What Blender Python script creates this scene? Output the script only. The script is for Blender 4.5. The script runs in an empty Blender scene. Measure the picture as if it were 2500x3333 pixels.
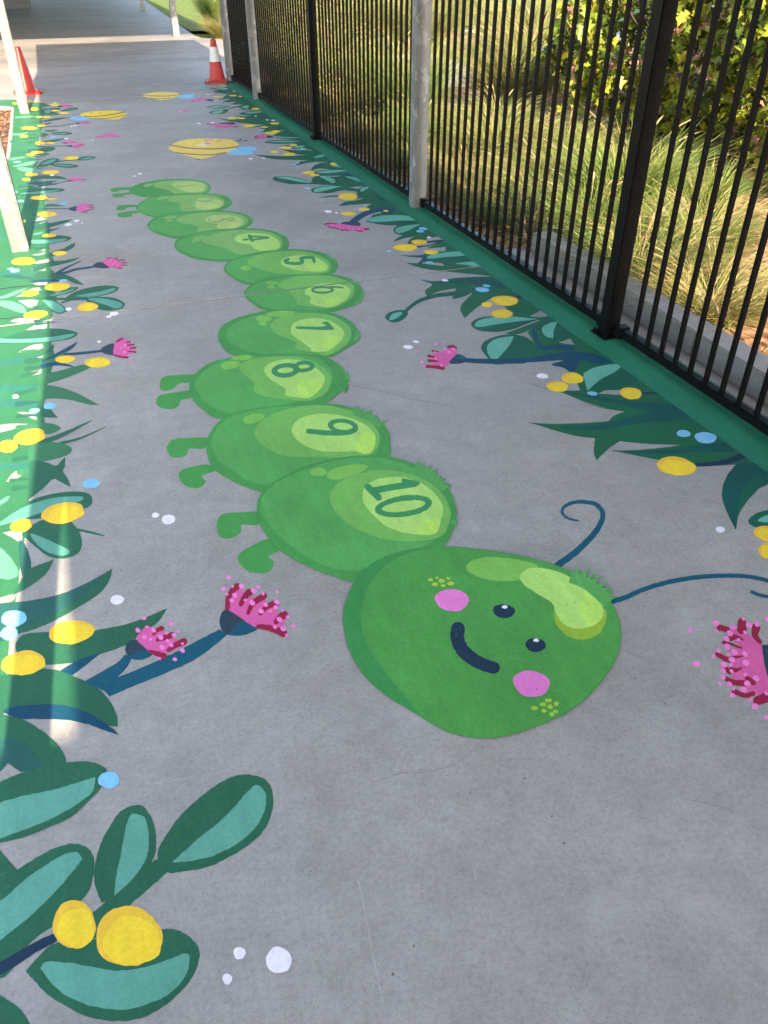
import bpy, bmesh, math, random
from mathutils import Vector, Matrix
from mathutils.geometry import delaunay_2d_cdt
random.seed(7)
R = math.radians
scene = bpy.context.scene
col = scene.collection

# ------------------------------------------------------------------ camera
CAM_H, PITCH, YAW, FPX = 1.55, R(35.65), R(20.0), 2574.0      # FPX: focal length for a 3333 px high picture
cam = bpy.data.cameras.new('camera')
cam.sensor_fit = 'VERTICAL'; cam.sensor_height = 36.0; cam.sensor_width = 27.0
cam.lens = FPX / 3333.0 * 36.0
cam.clip_start = 0.05; cam.clip_end = 2000
cam_ob = bpy.data.objects.new('camera', cam); col.objects.link(cam_ob)
cam_ob.location = (0, 0, CAM_H)
cam_ob.rotation_euler = (R(90) - PITCH, 0, -YAW)
scene.camera = cam_ob

# ------------------------------------------------------------------ light
SUN_EL = R(32.0)
SHADOW = Vector((0.056, 1.0)).normalized()                    # direction the shadows fall on the ground
world = bpy.data.worlds.new('World'); scene.world = world; world.use_nodes = True
wn = world.node_tree.nodes; wl = world.node_tree.links
sky = wn.new('ShaderNodeTexSky'); sky.sky_type = 'NISHITA'; sky.sun_disc = False
sky.sun_elevation = SUN_EL; sky.sun_rotation = R(183.2)
sky.air_density = 1.0; sky.dust_density = 2.0; sky.ozone_density = 1.0
wl.new(sky.outputs[0], wn['Background'].inputs[0]); wn['Background'].inputs[1].default_value = 0.15
sun = bpy.data.lights.new('sun', 'SUN'); sun.energy = 3.7; sun.angle = R(0.45); sun.color = (1.0, 0.83, 0.63)
sun_ob = bpy.data.objects.new('sun', sun); col.objects.link(sun_ob)
sd = Vector((SHADOW.x * math.cos(SUN_EL), SHADOW.y * math.cos(SUN_EL), -math.sin(SUN_EL)))
sun_ob.rotation_euler = sd.to_track_quat('-Z', 'Y').to_euler(); sun_ob.location = (0, -10, 12)
vs = scene.view_settings
vs.view_transform = 'Standard'; vs.look = 'None'; vs.gamma = 1.0; vs.exposure = 2.3
scene.render.engine = 'CYCLES'

# ------------------------------------------------------------------ helpers
def tag(o, label=None, cat=None, group=None, kind=None):
    if label: o['label'] = label
    if cat: o['category'] = cat
    if group: o['group'] = group
    if kind: o['kind'] = kind
    return o

def empty(name, loc=(0, 0, 0)):
    o = bpy.data.objects.new(name, None); o.empty_display_size = 0.1
    o.location = loc; col.objects.link(o); return o

def link(name, me, mat=None, parent=None, loc=(0, 0, 0)):
    if mat is not None and not me.materials: me.materials.append(mat)
    o = bpy.data.objects.new(name, me); col.objects.link(o); o.location = loc
    if parent: o.parent = parent
    return o

def mesh(name, verts, faces, smooth=False):
    me = bpy.data.meshes.new(name); me.from_pydata(verts, [], faces); me.update()
    if smooth:
        for p in me.polygons: p.use_smooth = True
    return me

class MB:
    """collects simple shapes into one mesh"""
    def __init__(s): s.v = []; s.f = []
    def box(s, x0, x1, y0, y1, z0, z1):
        b = len(s.v)
        s.v += [(x, y, z) for z in (z0, z1) for x, y in ((x0, y0), (x1, y0), (x1, y1), (x0, y1))]
        s.f += [tuple(b + i for i in q) for q in ((3, 2, 1, 0), (4, 5, 6, 7), (0, 1, 5, 4), (1, 2, 6, 5), (2, 3, 7, 6), (3, 0, 4, 7))]
        return s
    def lathe(s, prof, n=24, cx=0, cy=0, cap=True):
        b = len(s.v)
        for r, z in prof:
            for i in range(n):
                a = 2 * math.pi * i / n; s.v.append((cx + r * math.cos(a), cy + r * math.sin(a), z))
        for k in range(len(prof) - 1):
            for i in range(n):
                j = (i + 1) % n
                s.f.append((b + k * n + i, b + k * n + j, b + (k + 1) * n + j, b + (k + 1) * n + i))
        if cap:
            s.f.append(tuple(b + i for i in reversed(range(n))))
            s.f.append(tuple(b + (len(prof) - 1) * n + i for i in range(n)))
        return s
    def mesh(s, name, smooth=False, bevel=0.0, seg=2):
        me = mesh(name, s.v, s.f, smooth)
        if bevel:
            bm = bmesh.new(); bm.from_mesh(me)
            es = [e for e in bm.edges if len(e.link_faces) == 2 and e.calc_face_angle(0) > 0.5]
            bmesh.ops.bevel(bm, geom=es, offset=bevel, segments=seg, affect='EDGES', clamp_overlap=True)
            bm.to_mesh(me); bm.free()
        return me

# ------------------------------------------------------------------ materials
def lin(c):
    return tuple(((x / 255) / 12.92 if x / 255 <= 0.04045 else ((x / 255 + 0.055) / 1.055) ** 2.4) for x in c) + (1.0,)

def new_mat(name, rough=0.6, spec=0.5):
    m = bpy.data.materials.new(name); m.use_nodes = True
    b = m.node_tree.nodes['Principled BSDF']
    b.inputs['Roughness'].default_value = rough; b.inputs['Specular IOR Level'].default_value = spec
    return m, m.node_tree.nodes, m.node_tree.links, b

def ramp(n, l, src, stops):
    r = n.new('ShaderNodeValToRGB'); e = r.color_ramp.elements
    while len(e) < len(stops): e.new(0.5)
    for el, (p, c) in zip(e, stops): el.position = p; el.color = c
    l.new(src, r.inputs[0]); return r.outputs[0]

def noise(n, l, co, scale, detail=4, rough=0.55, vec_scale=None):
    t = n.new('ShaderNodeTexNoise'); t.inputs['Scale'].default_value = scale
    t.inputs['Detail'].default_value = detail; t.inputs['Roughness'].default_value = rough
    if vec_scale:
        mp = n.new('ShaderNodeMapping'); mp.inputs['Scale'].default_value = vec_scale; l.new(co, mp.inputs[0]); co = mp.outputs[0]
    l.new(co, t.inputs['Vector']); return t.outputs[0]

def mix(n, l, fac, a, b, mode='MIX'):
    m = n.new('ShaderNodeMix'); m.data_type = 'RGBA'; m.blend_type = mode
    for s, v in ((0, fac), (6, a), (7, b)):
        if hasattr(v, 'type') and hasattr(v, 'links'): l.new(v, m.inputs[s])
        else: m.inputs[s].default_value = v
    return m.outputs[2]

def grey(v): return (v, v, v, 1)

def position(n):
    return n.new('ShaderNodeNewGeometry').outputs['Position']

def bump(n, l, h, b, strength=0.2, dist=0.002):
    bp = n.new('ShaderNodeBump'); bp.inputs['Strength'].default_value = strength; bp.inputs['Distance'].default_value = dist
    l.new(h, bp.inputs['Height']); l.new(bp.outputs[0], b.inputs['Normal'])

def concrete(name, base=(0.322, 0.304, 0.271), var=0.16, stain=0.0):
    m, n, l, b = new_mat(name, 0.62, 0.4)
    co = position(n)
    big = noise(n, l, co, 1.1, 5, 0.6)
    mid = noise(n, l, co, 7, 5, 0.65)
    fine = noise(n, l, co, 90, 4, 0.7)
    grit = noise(n, l, co, 420, 2, 0.6)
    c0 = (base[0], base[1], base[2], 1)
    c = ramp(n, l, big, [(0.28, (base[0] * (1 - var * 1.2), base[1] * (1 - var * 1.25), base[2] * (1 - var * 1.4), 1)), (0.5, c0), (0.74, (base[0] * (1 + var * 0.7), base[1] * (1 + var * 0.72), base[2] * (1 + var * 0.8), 1))])
    c = mix(n, l, 1.0, c, ramp(n, l, mid, [(0.25, grey(0.86)), (0.5, grey(1.0)), (0.75, grey(1.1))]), 'MULTIPLY')
    c = mix(n, l, 1.0, c, ramp(n, l, fine, [(0.25, grey(0.76)), (0.5, grey(1.0)), (0.8, grey(1.16))]), 'MULTIPLY')
    c = mix(n, l, 1.0, c, ramp(n, l, grit, [(0.3, grey(0.82)), (0.7, grey(1.14))]), 'MULTIPLY')
    hue = noise(n, l, co, 1.7, 4, 0.6)
    c = mix(n, l, 1.0, c, ramp(n, l, hue, [(0.3, (1.015, 0.997, 0.97, 1)), (0.5, grey(1.0)), (0.7, (0.985, 1.0, 1.03, 1))]), 'MULTIPLY')
    blot = noise(n, l, co, 22, 5, 0.7)
    c = mix(n, l, 1.0, c, ramp(n, l, blot, [(0.3, grey(0.91)), (0.5, grey(1.0)), (0.7, grey(1.07))]), 'MULTIPLY')
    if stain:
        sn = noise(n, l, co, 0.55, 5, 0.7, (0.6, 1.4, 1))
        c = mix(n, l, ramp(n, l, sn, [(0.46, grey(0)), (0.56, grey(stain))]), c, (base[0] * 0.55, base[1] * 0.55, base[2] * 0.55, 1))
    # pale cloudy scuffs
    sc = noise(n, l, co, 2.6, 6, 0.75)
    c = mix(n, l, ramp(n, l, sc, [(0.54, grey(0)), (0.70, grey(0.6))]), c, (base[0] * 1.32, base[1] * 1.34, base[2] * 1.38, 1))
    # air holes and grit in the trowelled surface
    v = n.new('ShaderNodeTexVoronoi'); v.inputs['Scale'].default_value = 26; l.new(co, v.inputs['Vector'])
    v2 = n.new('ShaderNodeTexVoronoi'); v2.inputs['Scale'].default_value = 85; l.new(co, v2.inputs['Vector'])
    hole = ramp(n, l, v.outputs['Distance'], [(0.045, grey(1)), (0.08, grey(0))])
    hole2 = ramp(n, l, v2.outputs['Distance'], [(0.07, grey(0.8)), (0.13, grey(0))])
    gate = ramp(n, l, noise(n, l, co, 5, 2), [(0.52, grey(0)), (0.6, grey(1))])
    gate2 = ramp(n, l, noise(n, l, co, 3.3, 3), [(0.45, grey(0)), (0.62, grey(1))])
    hh = mix(n, l, 1.0, hole, gate, 'MULTIPLY'); hh2 = mix(n, l, 1.0, hole2, gate2, 'MULTIPLY')
    c = mix(n, l, hh, c, (0.06, 0.058, 0.055, 1)); c = mix(n, l, hh2, c, (0.12, 0.115, 0.11, 1))
    l.new(c, b.inputs['Base Color'])
    l.new(ramp(n, l, mid, [(0.3, grey(0.5)), (0.7, grey(0.7))]), b.inputs['Roughness'])
    bump(n, l, fine, b, 0.25, 0.002)
    return m

PAINT = {}
def paint(key, rgb):
    """flat wall paint brushed on concrete: streaky, a little patchy, slight sheen"""
    m, n, l, b = new_mat('paint_' + key, 0.6, 0.16)
    c = lin(rgb); c = (min(c[0] * 1.06, 0.85), c[1] * 0.97, c[2] * 0.84, 1.0); co = position(n)
    st = noise(n, l, co, 26, 4, 0.6, (1, 0.22, 1)); pa = noise(n, l, co, 3.0, 3, 0.5); gr = noise(n, l, co, 110, 3, 0.7)
    k = mix(n, l, 1.0, ramp(n, l, st, [(0.3, grey(0.9)), (0.7, grey(1.08))]), ramp(n, l, pa, [(0.3, grey(0.9)), (0.7, grey(1.08))]), 'MULTIPLY')
    k = mix(n, l, 1.0, k, ramp(n, l, gr, [(0.25, grey(0.87)), (0.75, grey(1.1))]), 'MULTIPLY')
    cc = mix(n, l, 1.0, k, c, 'MULTIPLY')
    # tiny pin holes where the concrete shows
    v = n.new('ShaderNodeTexVoronoi'); v.inputs['Scale'].default_value = 30; l.new(co, v.inputs['Vector'])
    pin = mix(n, l, 1.0, ramp(n, l, v.outputs['Distance'], [(0.05, grey(0.75)), (0.085, grey(0))]), ramp(n, l, noise(n, l, co, 4, 2), [(0.55, grey(0)), (0.62, grey(1))]), 'MULTIPLY')
    cc = mix(n, l, pin, cc, (0.08, 0.08, 0.075, 1))
    # faint scuffs where the grey concrete shows through
    wear = mix(n, l, 1.0, ramp(n, l, noise(n, l, co, 55, 5, 0.8), [(0.56, grey(0)), (0.72, grey(0.35))]), ramp(n, l, noise(n, l, co, 2.2, 4, 0.6), [(0.48, grey(0)), (0.66, grey(1))]), 'MULTIPLY')
    cc = mix(n, l, wear, cc, (0.27, 0.26, 0.24, 1))
    l.new(cc, b.inputs['Base Color'])
    l.new(ramp(n, l, st, [(0.3, grey(0.5)), (0.7, grey(0.68))]), b.inputs['Roughness'])
    bump(n, l, gr, b, 0.2, 0.0015)
    PAINT[key] = m

for k_, c_ in dict(
    cbody=(84, 162, 88), crim=(70, 148, 78), chead=(76, 152, 76), cheadrim=(60, 140, 78), cmid=(112, 180, 92), cmid2=(122, 176, 100), clight=(164, 214, 116), clight2=(168, 198, 118),
    cbright=(172, 222, 104), cbright2=(180, 208, 122), cspot=(120, 186, 88), num=(60, 142, 92), numfade=(126, 176, 112), olive=(140, 178, 62),
    pinkcheek=(222, 128, 208), navy=(32, 54, 78), white=(228, 232, 250), blue=(124, 192, 236), teal=(22, 84, 110), tealdark=(22, 72, 100),
    ygreen=(160, 200, 70), yellow=(232, 206, 58), yellowdark=(224, 188, 62), beeyellow=(228, 204, 96), beepale=(236, 220, 158), brown=(138, 112, 98),
    pink=(206, 96, 164), maroon=(142, 34, 66), pinklight=(234, 132, 210), calyx=(44, 66, 84), darkstem=(48, 50, 66),
    leafd=(42, 98, 76), leafl=(92, 158, 146), leafm=(56, 116, 84), leafb=(40, 92, 88), rleaf=(26, 92, 74), rleaf2=(22, 82, 80), rlight=(98, 174, 158),
    rbase=(30, 98, 68), lbase=(50, 112, 78), lstreak=(46, 110, 98), llight=(94, 160, 134), hob=(40, 116, 92)).items():
    paint(k_, c_)

M_concrete = concrete('weathered_concrete')
M_conc_near = concrete('near_slab_concrete', (0.320, 0.302, 0.270), 0.15)
M_conc_mid = concrete('shade_dimmed_concrete', (0.295, 0.263, 0.23), 0.16, 0.35)  # base colour lowered for the dimmer shade past the cones, plus stain patches
M_conc_far = concrete('stained_shaded_concrete', (0.25, 0.223, 0.195), 0.16, 0.6)  # far shade painted into a darker base; the stain patches are real
M_conc_farther = concrete('deep_shade_concrete', (0.215, 0.195, 0.175), 0.16, 0.4)  # darkest base colour, standing in for deep shade under the far roof
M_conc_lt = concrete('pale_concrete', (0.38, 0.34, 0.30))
M_conc_kerb = concrete('kerb_concrete', (0.225, 0.205, 0.18), 0.22)

def black_steel():
    m, n, l, b = new_mat('black_powder_coat', 0.4, 0.09)
    co = position(n); c = ramp(n, l, noise(n, l, co, 60, 3), [(0.3, (0.003, 0.003, 0.003, 1)), (0.7, (0.006, 0.006, 0.006, 1))])
    d = ramp(n, l, noise(n, l, co, 9, 5, 0.7), [(0.6, grey(0)), (0.8, grey(0.4))])
    l.new(mix(n, l, d, c, (0.012, 0.011, 0.010, 1)), b.inputs['Base Color'])
    l.new(ramp(n, l, noise(n, l, co, 30, 3), [(0.3, grey(0.3)), (0.7, grey(0.5))]), b.inputs['Roughness'])
    return m
M_black = black_steel()

def galvanised():
    m, n, l, b = new_mat('galvanised_steel', 0.5, 0.5)
    co = position(n)
    v = n.new('ShaderNodeTexVoronoi'); v.inputs['Scale'].default_value = 30; v.inputs['Randomness'].default_value = 1
    mp = n.new('ShaderNodeMapping'); mp.inputs['Scale'].default_value = (1, 1, 0.45); l.new(co, mp.inputs[0])
    wob = n.new('ShaderNodeVectorMath'); wob.operation = 'ADD'; l.new(mp.outputs[0], wob.inputs[0])
    nz = n.new('ShaderNodeTexNoise'); nz.inputs['Scale'].default_value = 22; l.new(co, nz.inputs['Vector'])
    sc = n.new('ShaderNodeVectorMath'); sc.operation = 'SCALE'; sc.inputs['Scale'].default_value = 0.07; l.new(nz.outputs['Color'], sc.inputs[0]); l.new(sc.outputs[0], wob.inputs[1])
    l.new(wob.outputs[0], v.inputs['Vector'])
    sp = n.new('ShaderNodeSeparateColor'); l.new(v.outputs['Color'], sp.inputs[0])
    c = ramp(n, l, sp.outputs[0], [(0.0, (0.17, 0.17, 0.165, 1)), (0.75, (0.20, 0.20, 0.195, 1)), (0.86, (0.27, 0.27, 0.265, 1)), (1.0, (0.33, 0.33, 0.32, 1))])
    c = mix(n, l, 1.0, c, ramp(n, l, noise(n, l, co, 6, 5, 0.7), [(0.3, grey(0.8)), (0.7, grey(1.1))]), 'MULTIPLY')
    l.new(c, b.inputs['Base Color']); b.inputs['Metallic'].default_value = 0.35
    l.new(ramp(n, l, sp.outputs[1], [(0, grey(0.42)), (1, grey(0.62))]), b.inputs['Roughness'])
    return m
M_galv = galvanised()

def simple(name, rgb_lin, rough=0.5, var=0.12, scale=8, spec=0.5):
    m, n, l, b = new_mat(name, rough, spec)
    co = position(n)
    f = mix(n, l, 1.0, ramp(n, l, noise(n, l, co, scale, 5, 0.65), [(0.3, grey(1 - var)), (0.7, grey(1 + var))]), ramp(n, l, noise(n, l, co, scale * 9, 3, 0.6), [(0.3, grey(1 - var * 0.5)), (0.7, grey(1 + var * 0.5))]), 'MULTIPLY')
    l.new(mix(n, l, 1.0, f, rgb_lin + (1,), 'MULTIPLY'), b.inputs['Base Color'])
    return m
M_cone = simple('orange_red_pvc', (0.42, 0.032, 0.016), 0.42, 0.15, 14)
M_conebase = simple('scuffed_red_rubber', (0.26, 0.022, 0.014), 0.5, 0.3, 25)
M_sleeve = simple('white_reflective_sleeve', (0.62, 0.61, 0.56), 0.35, 0.1, 20)
M_roof = simple('roof_sheet', (0.5, 0.5, 0.49), 0.5, 0.08, 3)
M_wallgrey = simple('grey_render', (0.12, 0.125, 0.13), 0.7, 0.15, 4)
M_bark = simple('twig_bark', (0.10, 0.07, 0.045), 0.8, 0.3, 30)

PAINT['crack'] = simple('crack_edge', (0.225, 0.211, 0.19), 0.9, 0.25, 60)
PAINT['scratch'] = simple('pale_scratch', (0.40, 0.38, 0.345), 0.8, 0.15, 60)

def mulch_mat():
    m, n, l, b = new_mat('bark_mulch', 0.9, 0.2)
    co = position(n)
    v = n.new('ShaderNodeTexVoronoi'); v.inputs['Scale'].default_value = 28; l.new(co, v.inputs['Vector'])
    mp = n.new('ShaderNodeMapping'); mp.inputs['Scale'].default_value = (1, 0.45, 1); mp.inputs['Rotation'].default_value = (0, 0, 0.6); l.new(co, mp.inputs[0]); l.new(mp.outputs[0], v.inputs['Vector'])
    sp = n.new('ShaderNodeSeparateColor'); l.new(v.outputs['Color'], sp.inputs[0])
    c = ramp(n, l, sp.outputs[0], [(0, (0.10, 0.05, 0.028, 1)), (0.5, (0.24, 0.13, 0.07, 1)), (1, (0.40, 0.25, 0.15, 1))])
    c = mix(n, l, 1.0, c, ramp(n, l, noise(n, l, co, 3, 5, 0.7), [(0.3, grey(0.65)), (0.7, grey(1.15))]), 'MULTIPLY')
    l.new(c, b.inputs['Base Color']); bump(n, l, v.outputs['Distance'], b, 0.9, 0.02)
    return m
M_mulch = mulch_mat()

def lawn_mat():
    m, n, l, b = new_mat('mown_lawn', 0.85, 0.2)
    co = position(n)
    c = ramp(n, l, noise(n, l, co, 4, 6, 0.75), [(0.3, (0.08, 0.13, 0.02, 1)), (0.55, (0.14, 0.19, 0.035, 1)), (0.75, (0.21, 0.22, 0.06, 1))])
    c = mix(n, l, 1.0, c, ramp(n, l, noise(n, l, co, 90, 3, 0.7), [(0.3, grey(0.6)), (0.7, grey(1.3))]), 'MULTIPLY')
    l.new(c, b.inputs['Base Color']); bump(n, l, noise(n, l, co, 70, 4, 0.8), b, 0.8, 0.03)
    return m
M_lawn = lawn_mat()

def attr_leaf_mat(name, rough=0.5, trans=0.2, spec=0.3):
    """leaf colour comes from each blade or leaf's own tint"""
    m, n, l, b = new_mat(name, rough, spec)
    a = n.new('ShaderNodeAttribute'); a.attribute_name = 'tint'
    co = position(n)
    c = mix(n, l, 1.0, a.outputs['Color'], ramp(n, l, noise(n, l, co, 40, 3), [(0.3, grey(0.8)), (0.7, grey(1.15))]), 'MULTIPLY')
    l.new(c, b.inputs['Base Color'])
    t = n.new('ShaderNodeBsdfTranslucent'); l.new(c, t.inputs[0])
    ms = n.new('ShaderNodeMixShader'); ms.inputs[0].default_value = trans
    out = n['Material Output']; l.new(b.outputs[0], ms.inputs[1]); l.new(t.outputs[0], ms.inputs[2]); l.new(ms.outputs[0], out.inputs[0])
    return m
M_blade = attr_leaf_mat('grass_blade', 0.55, 0.25)
M_leaf = attr_leaf_mat('shrub_leaf', 0.45, 0.15)

def tinted_mesh(name, verts, faces, tints):
    """tints: one colour per face"""
    me = mesh(name, verts, faces, True)
    ca = me.color_attributes.new('tint', 'FLOAT_COLOR', 'CORNER')
    buf = []
    for p, t in zip(me.polygons, tints):
        buf += list(t + (1.0,)) * p.loop_total
    ca.data.foreach_set('color', buf)
    return me

# ================================================================== the ground
GROUND_Z = -0.06
def sheet(name, pts, z, mat, parent=None, depth=0.0):
    n_ = len(pts)
    v = [(x, y, z) for x, y in pts]; f = [tuple(range(n_))]
    if depth:
        v += [(x, y, z - depth) for x, y in pts]
        f += [(i, i + n_, (i + 1) % n_ + n_, (i + 1) % n_) for i in range(n_)]
    o = link(name, mesh(name, v, f), mat, parent)
    return o

tag(sheet('ground', [(-400, -400), (400, -400), (400, 400), (-400, 400)], -0.09, M_lawn), kind='structure')
tag(sheet('garden_bed', [(2.40, -6), (14, -6), (14, 19.0), (2.96, 19.0), (2.42, 13.0)], -0.045, M_mulch), kind='structure')
tag(sheet('garden_bed', [(-6, -6), (-0.58, -6), (-0.58, 11.24), (-6, 11.24)], -0.035, M_mulch), kind='structure')
tag(sheet('lawn', [(3.0, 20.9), (60, 16), (60, 90), (4.2, 90)], -0.02, M_lawn), kind='structure')

# walkway slabs with an open joint between pours
walk = empty('walkway', (0, 0, 0)); tag(walk, kind='structure')
XL, XR = -0.58, 2.415
def slab(pts, mat=M_concrete):
    n_ = len(pts); b = 0.0012
    cx = sum(p[0] for p in pts) / n_; cy = sum(p[1] for p in pts) / n_
    top = [(x + (b if x < cx else -b), y + (b if y < cy else -b), 0.0) for x, y in pts]
    mid = [(x, y, -b) for x, y in pts]; bot = [(x, y, -0.12) for x, y in pts]
    v = top + mid + bot; f = [tuple(range(n_))]
    for k in range(2):
        f += [(k * n_ + i, (k + 1) * n_ + i, (k + 1) * n_ + (i + 1) % n_, k * n_ + (i + 1) % n_) for i in range(n_)]
    return link('slab', mesh('slab', v, f), mat, walk)
J = 0.018
slab([(XL, -4), (XR, -4), (XR, 4.185 - J / 2), (XL, 4.185 - J / 2)], M_conc_near)
slab([(XL, 4.185 + J / 2), (XR, 4.185 + J / 2), (XR, 11.27), (XL, 11.27)])
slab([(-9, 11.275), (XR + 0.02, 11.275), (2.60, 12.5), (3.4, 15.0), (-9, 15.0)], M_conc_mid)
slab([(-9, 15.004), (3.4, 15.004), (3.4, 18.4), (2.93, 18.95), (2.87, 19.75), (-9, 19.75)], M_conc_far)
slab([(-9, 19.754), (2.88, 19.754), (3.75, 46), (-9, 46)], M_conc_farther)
slab([(2.421, -4), (2.47, -4), (2.543, 4.33), (2.50, 4.42), (2.421, 4.42)], M_conc_kerb)      # strip between the kerb and the garden wall
for (x0, x1, y0, y1) in ((4.2, 6.1, 11.2, 14.5), (5.2, 9.5, 21.5, 24.3), (8.5, 12.6, 15.0, 18.5)):
    o = link('garden_path', MB().box(x0, x1, y0, y1, -0.1, 0.03).mesh('garden_path', bevel=0.01), M_conc_lt); tag(o, kind='structure')

# raised rounded edge the fence stands on, painted green
prof = [(2.125, 0.0005), (2.155, 0.003), (2.18, 0.008), (2.205, 0.015), (2.23, 0.020), (2.26, 0.022), (2.33, 0.022), (2.378, 0.021), (2.388, 0.016), (2.391, 0.0005)]
v = []; f = []
ny = 60
for k in range(ny + 1):
    y = -3.5 + (12.33 + 3.5) * k / ny
    wob = 0.004 * math.sin(y * 3.1) + 0.003 * math.sin(y * 7.7)
    for x, z in prof: v.append((x + wob, y, z))
np_ = len(prof)
for k in range(ny):
    for i in range(np_ - 1): f.append((k * np_ + i, k * np_ + i + 1, (k + 1) * np_ + i + 1, (k + 1) * np_ + i))
f.append(tuple(range(np_ - 1, -1, -1))); f.append(tuple(ny * np_ + i for i in range(np_)))
me = mesh('kerb', v, f, True)
tag(link('kerb', me, PAINT['hob']), kind='structure')

# low garden wall behind the fence
def wall():
    a = Vector((2.545, 4.33)); b = Vector((2.40, -0.6)); d = (b - a).normalized(); nrm = Vector((-d.y, d.x))
    if nrm.x < 0: nrm = -nrm
    root = empty('garden_wall', (a.x, a.y, 0)); tag(root, 'low grey concrete retaining wall behind the fence holding back the grass', 'wall')
    L = (b - a).length; k = 0; s = 0.0
    while s < L:
        e = min(L, s + 1.62); w = 0.135; h = 0.118
        q = [a + d * (s + 0.003), a + d * (e - 0.003)]
        c = [q[0], q[1], q[1] + nrm * w, q[0] + nrm * w]
        vv = [(p.x - a.x, p.y - a.y, z) for z in (-0.1, h) for p in c]
        ff = [(3, 2, 1, 0), (4, 5, 6, 7), (0, 1, 5, 4), (1, 2, 6, 5), (2, 3, 7, 6), (3, 0, 4, 7)]
        m_ = mesh('wall_block', vv, ff); bm = bmesh.new(); bm.from_mesh(m_); bmesh.ops.recalc_face_normals(bm, faces=bm.faces)
        bmesh.ops.bevel(bm, geom=bm.edges[:], offset=0.006, segments=2, affect='EDGES'); bm.to_mesh(m_); bm.free()
        link('wall_block', m_, M_conc_kerb, root); s = e; k += 1
wall()

# ================================================================== shelter: posts and roofs
POST_H = 2.72
def galv_post(x, y, label, h=POST_H, w=0.1, z0=-0.02):
    root = empty('galvanised_post', (x, y, 0)); tag(root, label, 'post', 'galvanised posts that carry the walkway roof')
    hw = w / 2
    link('shaft', MB().box(-hw, hw, -hw, hw, z0, h).mesh('shaft', bevel=0.008, seg=3), M_galv, root)
    link('cap_plate', MB().box(-0.09, 0.09, -0.09, 0.09, h, h + 0.012).mesh('cap_plate'), M_galv, root)
    return root
galv_post(2.255, 5.49, 'grey galvanised square post standing in the fence, nearest of the fence-side posts')
galv_post(2.255, 10.72, 'grey galvanised square post in the fence between the near posts and the end post')
galv_post(2.255, 12.42, 'grey galvanised end post of the fence beside the striped cone')
galv_post(-0.432, 5.46, 'sunlit mottled galvanised post at the left edge, nearer of the two left posts')
galv_post(-0.432, 10.74, 'sunlit galvanised post in front of the plain red cone')
galv_post(-0.455, 0.20, 'galvanised post on the left beside the camera whose shadow falls on the painted leaves')

def roof(name, x0, x1, y0, y1, z, label):
    root = empty(name, ((x0 + x1) / 2, (y0 + y1) / 2, z)); tag(root, label, 'roof')
    cx, cy = (x0 + x1) / 2, (y0 + y1) / 2
    link('roof_sheet', MB().box(x0 - cx, x1 - cx, y0 - cy, y1 - cy, 0.0, 0.05).mesh('roof_sheet'), M_roof, root)
    y = y0 + 0.3
    while y < y1 - 0.2:
        link('rafter', MB().box(x0 - cx + 0.05, x1 - cx - 0.05, y - cy - 0.03, y - cy + 0.03, -0.09, -0.002).mesh('rafter'), M_galv, root)
        y += 2.625
    return root
roof('walkway_roof', -0.525, 2.46, -6.0, 14.15, 2.78, 'flat metal roof over the painted walkway casting its shade')
roof('walkway_roof', -9.0, 3.25, 15.45, 48.0, 2.78, 'wide roof over the far path beyond the strip of sunlight')
roof('walkway_roof', -3.4, -0.30, -9.0, -3.1, 2.78, 'unseen side roof added behind the camera to end the strip of sun')  # added out of view so its shadow closes the sunlit sliver
galv_post(2.485, 19.42, 'pale galvanised post standing at the strip of sunlight on the far path', w=0.125)
galv_post(2.72, 27.95, 'thin grey post farthest away on the shaded path by the lawn', w=0.11)
t = empty('column', (-0.75, 30.4, 0)); tag(t, 'dark grey square column on the shaded path at the top left', 'column')
link('plinth', MB().box(-0.42, 0.42, -0.42, 0.42, 0, 0.9).mesh('plinth', bevel=0.01), M_wallgrey, t)
link('shaft', MB().box(-0.3, 0.3, -0.3, 0.3, 0.9, 2.72).mesh('shaft', bevel=0.01), M_wallgrey, t)

# ================================================================== fence
FX = 2.272
fence = empty('steel_fence', (FX, 3.0, 0)); tag(fence, 'black tubular steel fence with upright bars along the right of the walkway', 'fence')
F_H = 1.80
bal = MB().box(-0.0085, 0.0085, -0.0085, 0.0085, 0.075, F_H - 0.2).mesh("baluster")
spans = [(-1.9, 0.12), (0.28, 2.965), (3.075, 5.42), (5.56, 8.03), (8.13, 10.65), (10.79, 12.35)]
for y0, y1 in spans:
    for zz in (0.058, F_H - 0.2):
        link('rail', MB().box(FX - 0.02, FX + 0.02, y0, y1, zz - 0.02, zz + 0.02).mesh('rail', bevel=0.003), M_black, fence, (-FX, -3.0, 0))
    y = y1 - 0.118
    while y > y0 + 0.04:
        link('baluster', bal, M_black, fence, (0, y - 3.0, 0)); y -= 0.1006
    for e in (y0, y1):
        sgn = 1 if e == y0 else -1
        b = MB().box(FX - 0.028, FX + 0.028, min(e - sgn * 0.004, e + sgn * 0.045), max(e - sgn * 0.004, e + sgn * 0.045), 0.032, 0.088)
        link('bracket', b.mesh('bracket', bevel=0.003), M_black, fence, (-FX, -3.0, 0))
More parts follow.
